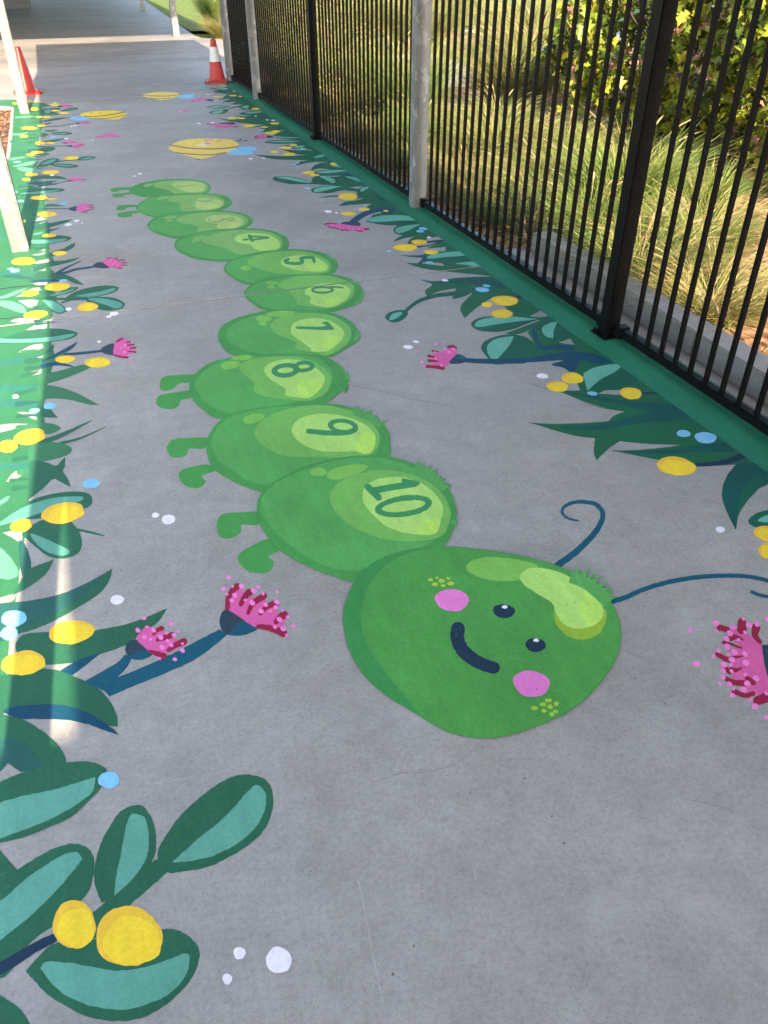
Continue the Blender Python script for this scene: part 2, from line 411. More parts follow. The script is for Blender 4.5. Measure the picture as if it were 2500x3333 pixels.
for y in (3.02, 8.08):
    p = link('post', MB().box(-0.036, 0.036, -0.036, 0.036, 0.03, F_H).mesh('post', bevel=0.004), M_black, fence, (-0.022, y - 3.0, 0))
    bp = link('base_plate', MB().box(-0.06, 0.06, -0.06, 0.06, 0.021, 0.03).mesh('base_plate', bevel=0.002), M_black, p)
    for sx in (-1, 1):
        for sy in (-1, 1):
            link('bolt', MB().lathe([(0.009, 0.029), (0.009, 0.037), (0.006, 0.039), (0.005, 0.046)], 8, sx * 0.046, sy * 0.046).mesh('bolt'), M_black, p)

# ================================================================== traffic cones
def cone(x, y, rot, label, sleeve):
    root = empty('traffic_cone', (x, y, 0)); root.rotation_euler.z = rot; tag(root, label, 'cone')
    w = 0.165; c = 0.04
    oct_ = [(-w + c, -w), (w - c, -w), (w, -w + c), (w, w - c), (w - c, w), (-w + c, w), (-w, w - c), (-w, -w + c)]
    v = [(a, b, 0) for a, b in oct_] + [(a, b, 0.022) for a, b in oct_] + [(a * 0.93, b * 0.93, 0.03) for a, b in oct_]
    f = [tuple(reversed(range(8)))] + [tuple(range(16, 24))]
    for k in range(2):
        f += [(k * 8 + i, k * 8 + (i + 1) % 8, (k + 1) * 8 + (i + 1) % 8, (k + 1) * 8 + i) for i in range(8)]
    link('base', mesh('base', v, f), M_conebase if sleeve else M_cone, root)
    H = 0.52
    prof = [(0.128, 0.029), (0.118, 0.042), (0.105, 0.06), (0.036, H - 0.012), (0.03, H), (0.022, H), (0.022, H - 0.05)]
    link('body', MB().lathe(prof, 36, cap=False).mesh('body', True), M_cone, root)
    if sleeve:
        def rad(z): return 0.105 + (0.036 - 0.105) * (z - 0.06) / (H - 0.072) + 0.002
        link('reflective_sleeve', MB().lathe([(rad(0.255), 0.255), (rad(0.258) + 0.0005, 0.258), (rad(0.427) + 0.0005, 0.427), (rad(0.43), 0.43)], 36, cap=False).mesh('reflective_sleeve', True), M_sleeve, root)
cone(2.065, 12.42, R(-12), 'red traffic cone with a white reflective band beside the fence end post', True)
cone(-0.40, 12.24, R(6), 'plain orange-red traffic cone behind the left galvanised post', False)

# ================================================================== added out of the frame to cut skylight and dapple shade: a building and a tree
bld = empty('sky_blocking_building', (13.5, 1.0, 0)); tag(bld, 'unseen dark brick building added beyond the leafy bushes to cut skylight', 'building')
M_brick = simple('dark_brick', (0.10, 0.06, 0.045), 0.85, 0.3, 12)
M_pane = simple('dark_glass', (0.02, 0.024, 0.03), 0.1, 0.1, 2)
link('wall', MB().box(-2.6, 2.6, -13, 13, -0.05, 6.2).mesh('wall'), M_brick, bld)
link('roof', MB().box(-3.0, 3.0, -13.4, 13.4, 6.2, 6.4).mesh('roof'), M_roof, bld)
for zz in (1.0, 4.0):
    for k in range(6):
        y = -11 + k * 4.2
        w_ = link('window', MB().box(-2.66, -2.58, y, y + 1.8, zz, zz + 1.3).mesh('window'), M_galv, bld)
        link('pane', MB().box(-2.68, -2.665, y + 0.07, y + 1.73, zz + 0.07, zz + 1.23).mesh('pane'), M_pane, w_)

# ================================================================== the mural
# every outline is a point list measured on the pavement and laid out on the ground plane (metres)
def view_axes():
    fw = Vector((math.sin(YAW) * math.cos(PITCH), math.cos(YAW) * math.cos(PITCH), -math.sin(PITCH)))
    rt = Vector((math.cos(YAW), -math.sin(YAW), 0)); return fw, rt, rt.cross(fw)
AX_F, AX_R, AX_U = view_axes()
def on_ground(u, v, z=0.0):
    d = AX_F * FPX + AX_R * (u - 1250.0) - AX_U * (v - 1666.5)
    t = (z - CAM_H) / d.z
    return (d.x * t, d.y * t)
REG = dict(Z1=(0, 0, 900), Z2=(700, 0, 900), Z4=(1600, 700, 900), LA=(0, 500, 700), LB=(0, 1100, 700), LC=(0, 1700, 1000), LD=(0, 2400, 1000),
           CA=(300, 500, 1000), CB=(480, 1200, 1100), CC=(1000, 1500, 1500), RA=(1000, 500, 900), RB=(1700, 1300, 800), RC=(2000, 1850, 500),
           LE=(0, 280, 500), RD=(600, 250, 500), BE=(440, 260, 420), RE=(950, 500, 500), LF=(0, 600, 450), LG=(0, 2100, 600), CD=(340, 560, 640), CE=(680, 780, 560), RF=(1300, 500, 500), BT=(1000, 2400, 1500))
STEP = 0.0001
LAYERS = []
def inside(p, poly):
    x, y = p; c = False; j = len(poly) - 1
    for i in range(len(poly)):
        xi, yi = poly[i]; xj, yj = poly[j]
        if (yi > y) != (yj > y) and x < (xj - xi) * (y - yi) / (yj - yi) + xi: c = not c
        j = i
    return c
def wound(p, poly):
    """non-zero winding test, so an outline that crosses itself stays filled"""
    w = 0; j = len(poly) - 1
    for i in range(len(poly)):
        (x0, y0), (x1, y1) = poly[j], poly[i]; j = i
        if y0 <= p[1] < y1 and (x1 - x0) * (p[1] - y0) - (p[0] - x0) * (y1 - y0) > 0: w += 1
        elif y1 <= p[1] < y0 and (x1 - x0) * (p[1] - y0) - (p[0] - x0) * (y1 - y0) < 0: w -= 1
    return w != 0
def level(poly):
    """paint layer: one above every earlier patch of paint it overlaps"""
    xs = [p[0] for p in poly]; ys = [p[1] for p in poly]; a, b, c, d = min(xs), max(xs), min(ys), max(ys)
    lv = 1
    for (a2, b2, c2, d2, q, k) in LAYERS:
        if k < lv or a > b2 or b < a2 or c > d2 or d < c2: continue
        if any(inside(p, q) for p in poly[::2]) or any(inside(p, poly) for p in q[::2]): lv = k + 1
    LAYERS.append((a, b, c, d, poly, lv)); return lv

def parse_pts(tok, reg):
    out = []
    for t in tok:
        if t in REG: reg = t; continue
        corner = t.endswith('c'); t = t.rstrip('c'); x, y = t.split(',')
        x0, y0, w = REG[reg]; s = w / 1659.0
        out.append((x0 + float(x) * s, y0 + float(y) * s, corner))
    return out, reg

def smooth_loop(p, sub=6):
    n = len(p); out = []
    for i in range(n):
        p0, p1, p2, p3 = p[i - 1], p[i], p[(i + 1) % n], p[(i + 2) % n]
        a = p1 if p1[2] else p0; b = p2 if p2[2] else p3
        for k in range(sub):
            t = k / sub
            q = []
            for c in (0, 1):
                m1 = 0.5 * (p2[c] - a[c]) if not p1[2] else (p2[c] - p1[c])
                m2 = 0.5 * (b[c] - p1[c]) if not p2[2] else (p2[c] - p1[c])
                t2, t3 = t * t, t * t * t
                q.append((2 * t3 - 3 * t2 + 1) * p1[c] + (t3 - 2 * t2 + t) * m1 + (-2 * t3 + 3 * t2) * p2[c] + (t3 - t2) * m2)
            out.append(tuple(q))
    return out

def ellipse(cx, cy, rx, ry, rot=0, n=26, wob=0.03):
    c, s = math.cos(R(rot)), math.sin(R(rot)); o = []
    ph = random.random() * 6.28; ph2 = random.random() * 6.28
    for i in range(n):
        a = 2 * math.pi * i / n; k = 1 + wob * math.sin(3 * a + ph) + wob * 0.7 * math.sin(5 * a + ph2)
        x, y = rx * k * math.cos(a), ry * k * math.sin(a); o.append((cx + x * c - y * s, cy + x * s + y * c))
    return o

def open_curve(p, sub=7):
    out = []; n = len(p)
    for i in range(n - 1):
        p0, p1, p2, p3 = p[max(i - 1, 0)], p[i], p[i + 1], p[min(i + 2, n - 1)]
        for k in range(sub):
            t = k / sub; t2 = t * t; t3 = t2 * t
            out.append(tuple(0.5 * (2 * p1[c] + (p2[c] - p0[c]) * t + (2 * p0[c] - 5 * p1[c] + 4 * p2[c] - p3[c]) * t2 + (3 * p1[c] - p0[c] - 3 * p2[c] + p3[c]) * t3) for c in (0, 1)))
    out.append(p[-1][:2]); return out

def stroke(p, w0, w1, cap=True):
    c = open_curve(p); n = len(c); L = []; Rr = []
    for i in range(n):
        a = c[max(i - 1, 0)]; b = c[min(i + 1, n - 1)]
        dx, dy = b[0] - a[0], b[1] - a[1]; d = math.hypot(dx, dy) or 1
        w = (w0 + (w1 - w0) * i / (n - 1)) / 2
        L.append((c[i][0] - dy / d * w, c[i][1] + dx / d * w)); Rr.append((c[i][0] + dy / d * w, c[i][1] - dx / d * w))
    def capp(i, j, w):
        dx, dy = c[i][0] - c[j][0], c[i][1] - c[j][1]; d = math.hypot(dx, dy) or 1; dx /= d; dy /= d
        return [(c[i][0] + w / 2 * (dx * math.cos(t) - dy * math.sin(t)), c[i][1] + w / 2 * (dy * math.cos(t) + dx * math.sin(t))) for t in (1.05, 0.52, 0, -0.52, -1.05)]
    out = L + (capp(-1, -2, w1) if cap else []) + Rr[::-1] + (capp(0, 1, w0) if cap else [])
    return out

def spikes(p, n, ln, seed):
    """hair tuft: a saw-toothed strip along a line, teeth leaning outwards (to the right of the direction of travel)"""
    rnd = random.Random(seed); c = open_curve(p, 12); m = len(c); out = []
    base = []
    for i in range(n):
        k = (i + 0.5) / n * (m - 1); j = min(int(k), m - 2)
        dx, dy = c[j + 1][0] - c[j][0], c[j + 1][1] - c[j][1]; d = math.hypot(dx, dy) or 1; dx /= d; dy /= d
        x, y = c[j][0] + dx * d * (k - j), c[j][1] + dy * d * (k - j)
        l_ = ln * rnd.uniform(0.5, 1.1); lean = rnd.uniform(-0.3, 0.7)
        h = 0.5 * sum(math.hypot(c[q + 1][0] - c[q][0], c[q + 1][1] - c[q][1]) for q in range(m - 1)) / n
        out.append((x - dx * h, y - dy * h)); out.append((x + dy * l_ + dx * l_ * lean, y - dx * l_ + dy * l_ * lean)); base.append((x - dy * ln * 0.8, y + dx * ln * 0.8))
    out.append((c[-1][0], c[-1][1]))
    return out + base[::-1]

EDGE = random.Random(77)
def shape_mesh(name, outline, holes=()):
    z = 0.0003 + level([on_ground(*q) for q in outline]) * STEP
    def brushed(q):                                   # hand-painted edges waver by a millimetre or two
        x, y = on_ground(q[0], q[1], z)
        return Vector((x + EDGE.gauss(0, 0.0004), y + EDGE.gauss(0, 0.0005), z))
    return [[brushed(q) for q in lp] for lp in [outline] + list(holes)]

JOINT_Y, JOINT_W = 4.185, 0.016
def build_shape(name, color, outline, parent, origin, holes=()):
    loops = shape_mesh(name, outline, holes)
    z = loops[0][0].z; co = []; ed = []
    for lp in loops:
        k = len(co); m_ = len(lp)
        co += [Vector((p.x - origin[0], p.y - origin[1])) for p in lp]; ed += [(k + i, k + (i + 1) % m_) for i in range(m_)]
    v2, _, tri, _, _, _ = delaunay_2d_cdt(co, ed, [], 0, 1e-6)
    rel = [[(p.x - origin[0], p.y - origin[1]) for p in lp] for lp in loops]
    vs_ = [(p.x, p.y, z) for p in v2]; fs = []
    for t in tri:
        c = (v2[t[0]] + v2[t[1]] + v2[t[2]]) / 3
        if wound(c, rel[0]) and not any(wound(c, h_) for h_ in rel[1:]):
            n_ = (v2[t[1]] - v2[t[0]]).cross(v2[t[2]] - v2[t[0]])
            fs.append(tuple(t) if n_ > 0 else tuple(reversed(t)))
    me = mesh(name, vs_, fs)
    ys = [q[1] + origin[1] for q in vs_]
    if min(ys) < JOINT_Y - 0.01 and max(ys) > JOINT_Y + 0.01:          # paint does not bridge the open joint
        bm = bmesh.new(); bm.from_mesh(me)
        for yy in (JOINT_Y - JOINT_W / 2, JOINT_Y + JOINT_W / 2):
            bmesh.ops.bisect_plane(bm, geom=bm.verts[:] + bm.edges[:] + bm.faces[:], plane_co=(0, yy - origin[1], 0), plane_no=(0, 1, 0))
        bmesh.ops.delete(bm, geom=[f_ for f_ in bm.faces if abs(f_.calc_center_median().y + origin[1] - JOINT_Y) < JOINT_W / 2 - 1e-5], context='FACES')
        bm.to_mesh(me); bm.free()
    me.materials.append(PAINT[color])
    o = bpy.data.objects.new(name, me); col.objects.link(o)
    o.parent = parent
    return o

def shape_from(line):
    tok = line.split(); name, color, reg = tok[0], tok[1], tok[2]; rest = tok[3:]
    s = REG[reg][2] / 1659.0; x0, y0 = REG[reg][:2]
    if rest[0].startswith('o'):
        cx, cy = map(float, rest[1].split(',')); rx, ry = map(float, rest[2].split(',')); rot = float(rest[3]) if len(rest) > 3 else 0
        return name, color, [ellipse(x0 + cx * s, y0 + cy * s, rx * s, ry * s, rot)], []
    if rest[0].startswith('s:'):
        w = [float(q) * s for q in rest[0][2:].split(',')]; p, _ = parse_pts(rest[1:], reg)
        return name, color, [stroke(p, w[0], w[-1])], []
    if rest[0].startswith('k:'):
        n, ln = rest[0][2:].split(','); p, _ = parse_pts(rest[1:], reg)
        return name, color, [spikes(p, int(n), float(ln) * s, int(p[0][0]))], []
    if rest[0].startswith('r:'):
        w = float(rest[0][2:]) * s; cx, cy = map(float, rest[1].split(',')); rx, ry = map(float, rest[2].split(',')); rot = float(rest[3]) if len(rest) > 3 else 0
        return name, color, [ellipse(x0 + cx * s, y0 + cy * s, rx * s, ry * s, rot, 36, 0.01)], [ellipse(x0 + cx * s, y0 + cy * s, rx * s - w, ry * s - w * 0.75, rot, 36, 0.01)]
    p, _ = parse_pts(rest, reg)
    return name, color, [smooth_loop(p)], []

def build_things(data):
    things = []; cur = None
    for line in data.strip().splitlines():
        line = line.strip()
        if not line or line.startswith('#'): continue
        if line.startswith('@'):
            f = line[1:].split('|'); cur = dict(name=f[0], label=f[1], cat=f[2], group=f[3] if len(f) > 3 else None, parts=[]); things.append(cur)
        elif line.startswith('hole '):
            p, _ = parse_pts(line.split()[2:], line.split()[1]); cur['parts'][-1][4].append(smooth_loop(p))
        else:
            sub = line.startswith('>'); n_, c_, o_, h_ = shape_from(line.lstrip('> ')); cur['parts'].append([sub, n_, c_, o_[0], h_])
    for t in things:
        pts = [q for p in t['parts'] for q in p[3]]
        g = [on_ground(*q) for q in pts]
        org = (sum(q[0] for q in g) / len(g), sum(q[1] for q in g) / len(g))
        single = len(t['parts']) == 1
        root = None if single else empty(t['name'], (org[0], org[1], 0))
        last = None
        for sub, n_, c_, o_, h_ in t['parts']:
            par = (last if sub and last else root)
            ob = build_shape(t['name'] if single else n_, c_, o_, par, org, h_)
            if single: root = ob; ob.location = (org[0], org[1], 0)
            elif not sub: last = ob
        tag(root, t['label'], t['cat'], t['group'])

BORDERS = '''
@painted_border|band of painted green leaves along the left edge of the walkway|mural border|painted leaf borders on both sides of the walkway
band lbase LE 0,150 90,146 170,150 200,178c 330,178 440,186 452,260 440,330 452,400 455,450 440,500 425,560 420,640 405,700 380,780 390,850 350,920 330,1000 310,1060 LF 430,40 520,110 540,200 540,250 560,330 500,395c 590,470 600,560 600,640 590,760 600,850 640,890 650,960 600,1000 660,1060 660,1150 600,1200 680,1350 660,1500 620,1560 600,1640 600,1740 LB 400,60 420,130 400,240 370,340 360,400 350,470 330,560 350,680 310,780 330,870 290,1000 250,1170 215,1300 200,1480 175,1620 LC 115,160 100,330 85,420 60,560 40,760 20,1000 LD 0,170 -140,200c LC -140,0c LB -120,0c LF -160,1000c LF -100,560c LE 40,720c 95,790 130,560 150,240c 140,222c 0,212c -120,205c -120,150c
hole LF 395,432c 430,402 550,408 555,440 480,472c
hole LF 375,852c 450,820 540,770c 545,825 480,852
hole LF 388,948c 480,910 588,893c 585,930 480,950
hole LF 368,1020c 450,1010 545,998c 540,1035 440,1032
hole LF 390,1188c 480,1172 585,1168c 540,1212 440,1210
hole LF 180,1350c 290,1300 400,1243 540,1240 500,1262 300,1340
hole LF 215,1395c 350,1383 460,1383c 430,1465 340,1480c 280,1435
hole LF 122,1648c 180,1612 290,1600 480,1612 380,1655 250,1660
hole LF 305,1750c 420,1690 560,1645c 555,1725 440,1742
hole LB 140,112c 230,60 328,42c 328,78 240,105
hole LB 262,162c 300,145 338,135c 320,155
hole LB 150,290c 240,262 322,240c 312,275 230,290
hole LB 130,572c 200,572 278,590c 278,632 200,600
hole LB -60,680c 80,660 215,662c 120,700 0,730 -60,745c
hole LB 45,1112c 80,1060 120,1025c 185,1040c 120,1095
hole LB 22,1502c 90,1490 180,1490c 165,1590c 100,1545
hole LC -60,420c 20,400 95,380c 60,430 -60,460c
streak lstreak LB s:60,25 -60,200 120,178 300,130
streak lstreak LB s:60,40 -60,395 120,385 290,385
streak lstreak LB s:70,40 -60,480 120,505 280,515
streak lstreak LB s:60,40 -60,995 100,990 225,985
streak lstreak LF s:70,20 -60,640 80,605 200,575
streak leafb LF s:70,30 60,1080 250,1110 420,1140
streak lstreak LF s:60,30 -60,1080 150,1060 420,1060
streak lstreak LE s:30,10 120,600 220,630 380,640
streak lstreak LE s:24,10 130,700 220,690 330,660
streak llight LE s:26,16 120,790 250,770 380,765
streak llight LE s:20,10 170,340 270,335 390,325
streak llight LE s:26,12 130,520 220,520 300,500
streak llight LE s:30,18 170,1150 300,1130 420,1120
leaf llight LF -60,1360c 60,1330 200,1270 340,1240c 260,1290 120,1350 -60,1390c
leaf llight LF -60,1400c 80,1395 200,1420 290,1470 315,1520 290,1545 200,1530 80,1485 -60,1440c
leaf llight LB -40,1290c 30,1235 75,1220 50,1260 -40,1310c
leaf llight LC -30,110c 40,170 90,240 98,285 50,308 -30,300c
leaf llight LE 140,870 220,840 330,815 420,805 380,835 260,865
leaf llight LE 180,885 280,880 400,895 500,918 400,932 260,925
leaf leafd LF 190,110 300,70 500,45 700,48 780,62 740,85 600,100 400,120 200,132
> highlight leafl LF 230,112 380,92 540,80 720,65 640,90 440,112
leaf leafd LE 330,985 450,960 600,965 700,990 735,1010c 600,1002 450,1002 330,1012
leaf leafb LE 300,1040 450,1030 630,1020c 560,1050 625,1068c 450,1070 300,1062
leaf leafd LE 390,690 480,660 560,658 600,675 560,700 470,712
leaf leafm LE 430,735 480,718 540,730 500,748 440,755
leaf leafd LE 550,510 650,495 740,498 780,512 720,528 620,526
> highlight leafl LE 590,512 680,506 740,510 680,522
leaf leafm LE 400,535 450,510 525,520 500,540 430,548
leaf leafd LE 440,600 540,585 640,572 735,558c 620,595 500,612
leaf leafd LE 470,375 600,348 790,335c 650,360 500,385
leaf leafm LE 500,420 560,400 540,395 470,405
leaf leafd LE 660,272 740,240 830,233 845,245 780,264
> highlight leafl LE 700,262 770,246 825,243 760,258
leaf leafb LE 440,262 560,238 650,243 600,290 470,302
> highlight leafl LE 480,265 550,252 540,290 490,292
leaf leafm LE 440,300 560,292 650,300 600,316 470,318
leaf leafm LE 430,190 470,182 520,205 560,215 460,222
leaf leafm LE 470,480 560,472 630,482 540,496
leaf leafm LE -60,160 40,148 160,156 100,176 -60,182
leaf leafm LE -60,192 60,185 180,192 140,211 -60,207
leaf leafm LF 540,240 650,236 790,262c 650,265 520,262
leaf leafd LF 410,492 600,465 750,435 878,417c 800,456 650,502 420,547
leaf leafd LF 370,700 500,640 680,612 800,620 858,638 830,670 740,695 600,712 390,722
> highlight leafl LF 385,668 560,665 700,655 800,655 740,690 600,705 400,712
leaf leafm LF 400,575 470,550 545,548 545,575 480,600 400,612
> highlight llight LF 400,595 460,580 520,570 480,596 410,608
leaf leafd LF 530,852 650,800 760,770 850,720 907,700c 890,750 820,795 700,842 580,872
leaf leafd LF 380,1005 590,930 750,915 880,890 972,872c 870,925 750,957 600,987
leaf leafd LF 440,1062 650,1060 790,1085 900,1130 1012,1207c 900,1192 800,1152 600,1142 420,1152
> underside tealdark LF 350,1168 500,1142 700,1146 800,1160 600,1172
stem darkstem LF s:12,8 -60,1270 150,1235 400,1215 560,1225
stem darkstem LF s:10,8 -60,1615 150,1605 300,1585
leaf leafd LA -60,1450 200,1370 350,1350 480,1352 570,1370 600,1390 560,1422 480,1442 300,1458 -60,1465
> highlight leafl LA -60,1428 200,1430 400,1412 520,1395 575,1390 540,1416 450,1440 250,1456 -60,1456
leaf leafb LB 330,120 400,60 418,40c 410,90 360,118
leaf tealdark LB 330,175 430,120 530,65 602,27c 560,80 450,145 340,190
leaf leafm LB 330,190 440,140 530,95c 490,170 400,205 330,222
leaf tealdark LB s:36,5 330,215 430,200 520,210 585,230
leaf leafm LB 310,285 450,255 560,225 640,205 692,228 600,272 470,322 318,357
leaf leafm LB 300,370 380,365 470,380 580,420 700,480 770,519c 680,512 560,482 430,467 298,467
leaf leafd LB 278,600 290,505 335,520 390,550 445,615c 350,612
leaf leafm LB 270,680 330,655 420,665 467,690 450,715 380,742 262,720
leaf leafd LB s:46,5 300,815 450,760 560,710 640,670 712,634
leaf leafd LB s:26,5 470,812 600,780 700,740 815,684
leaf leafm LB 235,825 400,805 500,820 552,850 540,890 460,925 350,950 232,962
leaf leafd LB 225,1070 232,950 350,958 430,985 470,950 503,918c 500,990 485,1030 520,1080 547,1152c 470,1112 410,1090 330,1162 212,1255c
leaf leafd LB 205,1275 330,1220 480,1190 620,1186 690,1205 713,1250 690,1300 600,1330 400,1382 190,1402 90,1420
> highlight leafl LB -60,1460c 150,1322 300,1262 460,1227 632,1225 610,1262 450,1302 250,1372 100,1422
leaf leafd LC 120,60 190,5 330,-40 420,40 443,120 415,172 340,196 260,182 190,130 145,90
> highlight leafl LC 162,62 220,78 300,113 376,155 340,180 262,164 200,118
leaf leafd LC s:20,6 350,30 470,50 562,73
leaf leafb LC 100,110 135,120 165,200 170,262c 120,290
leaf leafd LC 70,395c 150,262 292,200c 250,275 170,340
leaf leafb LC -60,462 150,425 300,395 420,350 520,300 607,250c 590,312 540,382 450,442 330,512 200,572 100,602 -60,652
> underside leafd LC 60,600 200,540 330,480 450,400 607,250c 590,312 540,382 450,442 330,512 200,572
leaf leafd LC 230,772c 90,700 120,610 300,590 450,590 560,575 700,545 820,500 903,463c 860,532 780,592 680,662 540,712 400,757
leaf tealdark LC 320,805c 420,745 545,705c 480,760 390,828c
leaf leafd LC -80,860 40,820 150,788 300,798 420,840 520,890 590,960 630,1040 637,1105c 560,1092 450,1042 300,992 20,1032 -80,1040
> underside tealdark LC 18,1016 150,986 300,984 430,1010 530,1060 610,1115 645,1150c 560,1122 480,1092 360,1067 200,1062 100,1060
leaf leafd LC -80,1010 20,1038 130,1068 220,1122 300,1188 345,1250 368,1325 LD 372,160 240,182 110,186c 42,138c 0,185 -80,250
> underside leafb LG -80,900 60,830 150,850 260,910 330,990 390,1100 180,1134c 70,1062c 0,1100 -80,1160
leaf leafd LD -80,270 0,240 120,190 250,158 370,135 480,132 560,160 573,190 545,272 480,342 380,432 250,492 120,542 0,570 -80,586
> highlight leafl LD -80,370c 0,350 150,310 300,280 400,250 516,214c 500,290 430,352 330,412 200,472 80,517 0,546 -80,560c

@painted_border|band of painted dark green leaves along the foot of the black fence|mural border|painted leaf borders on both sides of the walkway
band rbase RB 1900,560c 1740,380c 1440,440c 1180,452 1020,425 900,405 750,375 590,343c 750,343 950,325 1072,307c 850,300 660,282c 600,320 545,370 500,412c 483,350 491,262c 380,250 240,215 110,175 38,155c 200,165 400,160 580,148c 620,110 692,82c 550,60 430,30 Z4 690,1160 560,1122 430,1068 300,1034 200,997c 330,1040 430,1052 532,1052c 515,1010 480,940c 430,915 360,895 430,870 280,878 200,870c 270,810 240,740 215,705c RA 1380,1010 1330,1060 1250,1085 1180,1078c 1240,1060 1400,1000c 1240,985 1190,920c 1150,900 1105,870 1040,910 1010,930 945,987c 920,940 930,900 980,850 1005,815c 960,850 880,872 870,865c 890,820 880,810 780,830 722,862c 708,820 750,785 668,755c 780,765 900,745 1112,735c 860,710 700,690 576,651c RE 1230,1178 1400,1187 1645,1214c 1630,1190 1560,1178 1440,1175 1420,1150 1370,1192c 1402,1150 1400,1120c 1290,1112 1148,1095c 1300,1105 1425,1092c 1450,1070 1590,1062 1659,1050c 1659,1006c 1600,1015 1455,1022c 1530,985 1600,955c 1400,975 1240,980c 1270,930 1322,896c 1200,920 1088,957c 1140,910 1202,880c 1130,868 1100,835 1130,780 1150,772c 1000,770 800,735c 840,710 855,690 880,660 980,640c 940,625 800,590c 830,560 862,540c 700,548 503,567c 580,520 700,505 785,482c 600,482 500,465 272,479c 400,455 500,448 705,432c 700,410 650,405 540,398 400,427 270,422 208,400 230,375 330,350 480,340c 300,335 220,310 225,268 300,245 480,250 620,235c 400,240 255,235 250,205 330,180 420,172c 300,160 203,183c 240,130 320,100 395,88c 200,95 25,132c 90,90 190,70c RD 1300,905 1185,962c 1250,925 1352,899c 1200,897 950,887 753,840c 900,850 1100,857 1328,844c 1200,832 1028,774c 1150,790 1402,795c 1300,780 1160,772 1240,740c 1160,750 1028,740c 1130,735 1292,689c 1100,718 856,708c 930,688 1100,682 1200,672c 1080,672 966,655c 1100,642 1200,645c 1000,640 955,632c 1020,600 1092,570c 940,590 840,592c 870,565 800,560c 870,548 960,535c 760,545 640,564c 740,540 862,518c 700,507 560,492 430,467 328,442c 470,460 640,452c 600,430 523,407c 640,425 737,415c 610,408 610,388 720,370 912,373c 700,360 518,363c 640,352 720,345c 600,335 590,315 640,300c 560,300 500,297c 560,270 600,262c 480,275 402,270c 450,255 500,235c 420,225 470,190c 330,165 360,150 400,120c 480,100 540,98 590,100c 640,100c RE 640,30c RF 560,740c Z4 60,260c 600,700c RB 1100,-60c 1659,300c 1900,480c
hole Z4 228,607c 300,572 372,556c 376,590 300,612
hole Z4 640,1072c 690,1050 730,1043 772,1050c 765,1078 700,1074
hole Z4 846,990c 890,955 935,935c 938,960 910,982
hole RE 618,366c 700,355 785,352c 720,384c
hole RE 903,403c 920,385 935,370c 957,405c
hole RF 290,915c 400,898 515,898c 510,930 420,930 300,945c
hole Z4 400,765c 440,752 470,740c 498,778c 440,772
leaf rleaf2 RB 1445,438c 1385,510 1348,620 1365,720 1442,882c 1460,780 1510,700 1590,610 1659,565 1800,520c 1800,380c
> underside rleaf RB 1580,500c 1490,620 1450,760 1442,882c 1460,780 1510,700 1590,610 1659,565
leaf rleaf RB 1525,820 1560,780 1620,755 1720,745 1800,800 1720,850 1600,865 1545,850
> highlight rlight RB 1590,818 1640,785 1720,770 1720,820 1640,830
streak rleaf2 RB s:6,90 250,190 500,190 800,130 1100,90
streak rleaf2 RB s:6,70 700,350 950,355 1200,330 1400,320
streak rleaf2 Z4 s:6,70 450,1060 700,1110 950,1150 1200,1170
streak rleaf2 RA s:6,44 760,770 900,770 1050,770 1180,790
streak rleaf2 RF s:6,60 330,1440 560,1380 800,1360 1000,1380
streak rleaf2 RE s:6,40 900,470 1000,500 1080,540
streak rleaf2 RD s:6,40 700,440 850,430 1000,440
leaf rleaf RA 690,640c 690,610 740,592 850,585 960,588 1050,600 1010,630 880,655 760,650
> highlight rlight RA 705,622 760,605 850,590 960,585 1035,598 940,612 830,620 740,630
leaf rleaf RA 860,668 960,650 1060,650 1140,680 1080,690 960,675
> highlight rlight RA 890,660 980,648 1060,655 1140,680 1040,682 950,668
leaf rleaf RE 800,735c 830,705 900,675 1000,660 1200,662 1400,680 1505,715 1400,735 1250,760 1100,775 950,765
> highlight rlight RE 815,722 870,690 980,668 1150,664 1350,682 1480,700 1505,715 1420,725 1200,722 1000,735 880,738
leaf rleaf RE 1098,830 1115,795 1200,768 1300,762 1400,760c 1380,800 1290,850 1200,880 1130,865
> highlight rlight RE 1115,830 1140,800 1230,778 1330,765 1400,760c 1310,805 1230,842 1150,860
leaf rleaf RA 985,1030 1000,1000 1060,980 1180,975 1300,985 1400,992c 1320,1020 1230,1055 1130,1070 1030,1060
> highlight rlight RA 1005,1032 1030,1000 1120,980 1230,977 1385,993c 1240,1010 1130,1025 1040,1040
leaf rleaf RA 1045,1170 1060,1130 1120,1100 1200,1085 1260,1088 1330,1110 1380,1160 1360,1210 1280,1245 1180,1262 1120,1262 1080,1220
> highlight rlight RA 1078,1175 1090,1140 1140,1110 1240,1093c 1220,1140 1180,1190 1130,1242c 1095,1220
leaf rleaf RA 1382,1060 1390,1030 1440,1010 1520,1005 1580,1030 1600,1080 1560,1110 1480,1117 1420,1100
> highlight rlight RA 1408,1060 1420,1035 1460,1015 1502,1008c 1480,1060 1476,1108c 1430,1095
leaf rleaf Z4 545,950c 600,915 700,895 800,890c 900,960 800,1040 700,1050 640,1045 575,1058c 560,1000
> highlight rlight Z4 550,950c 610,918 700,898 800,890c 740,940 650,990 575,1055c 560,1000
stem rleaf RA s:20,26 590,945 660,890 760,855 870,840 1000,822
leaf rleaf RA 468,985 490,955 550,938 595,945 602,970 560,1005 510,1012
> highlight rlight RA 494,985 515,960 560,950 570,960 540,985 500,1000
stem navy Z4 s:36,20 240,450 200,480 155,498
stem navy RB s:60,22 1590,295 1540,350 1450,395 1330,430 1175,442
stem navy Z4 s:14,6 900,1068 1000,1070 1100,1080 1185,1085
stem darkstem RE s:16,8 1465,955 1560,943 1640,936
stem darkstem RE s:16,8 1360,1007 1480,990 1620,945
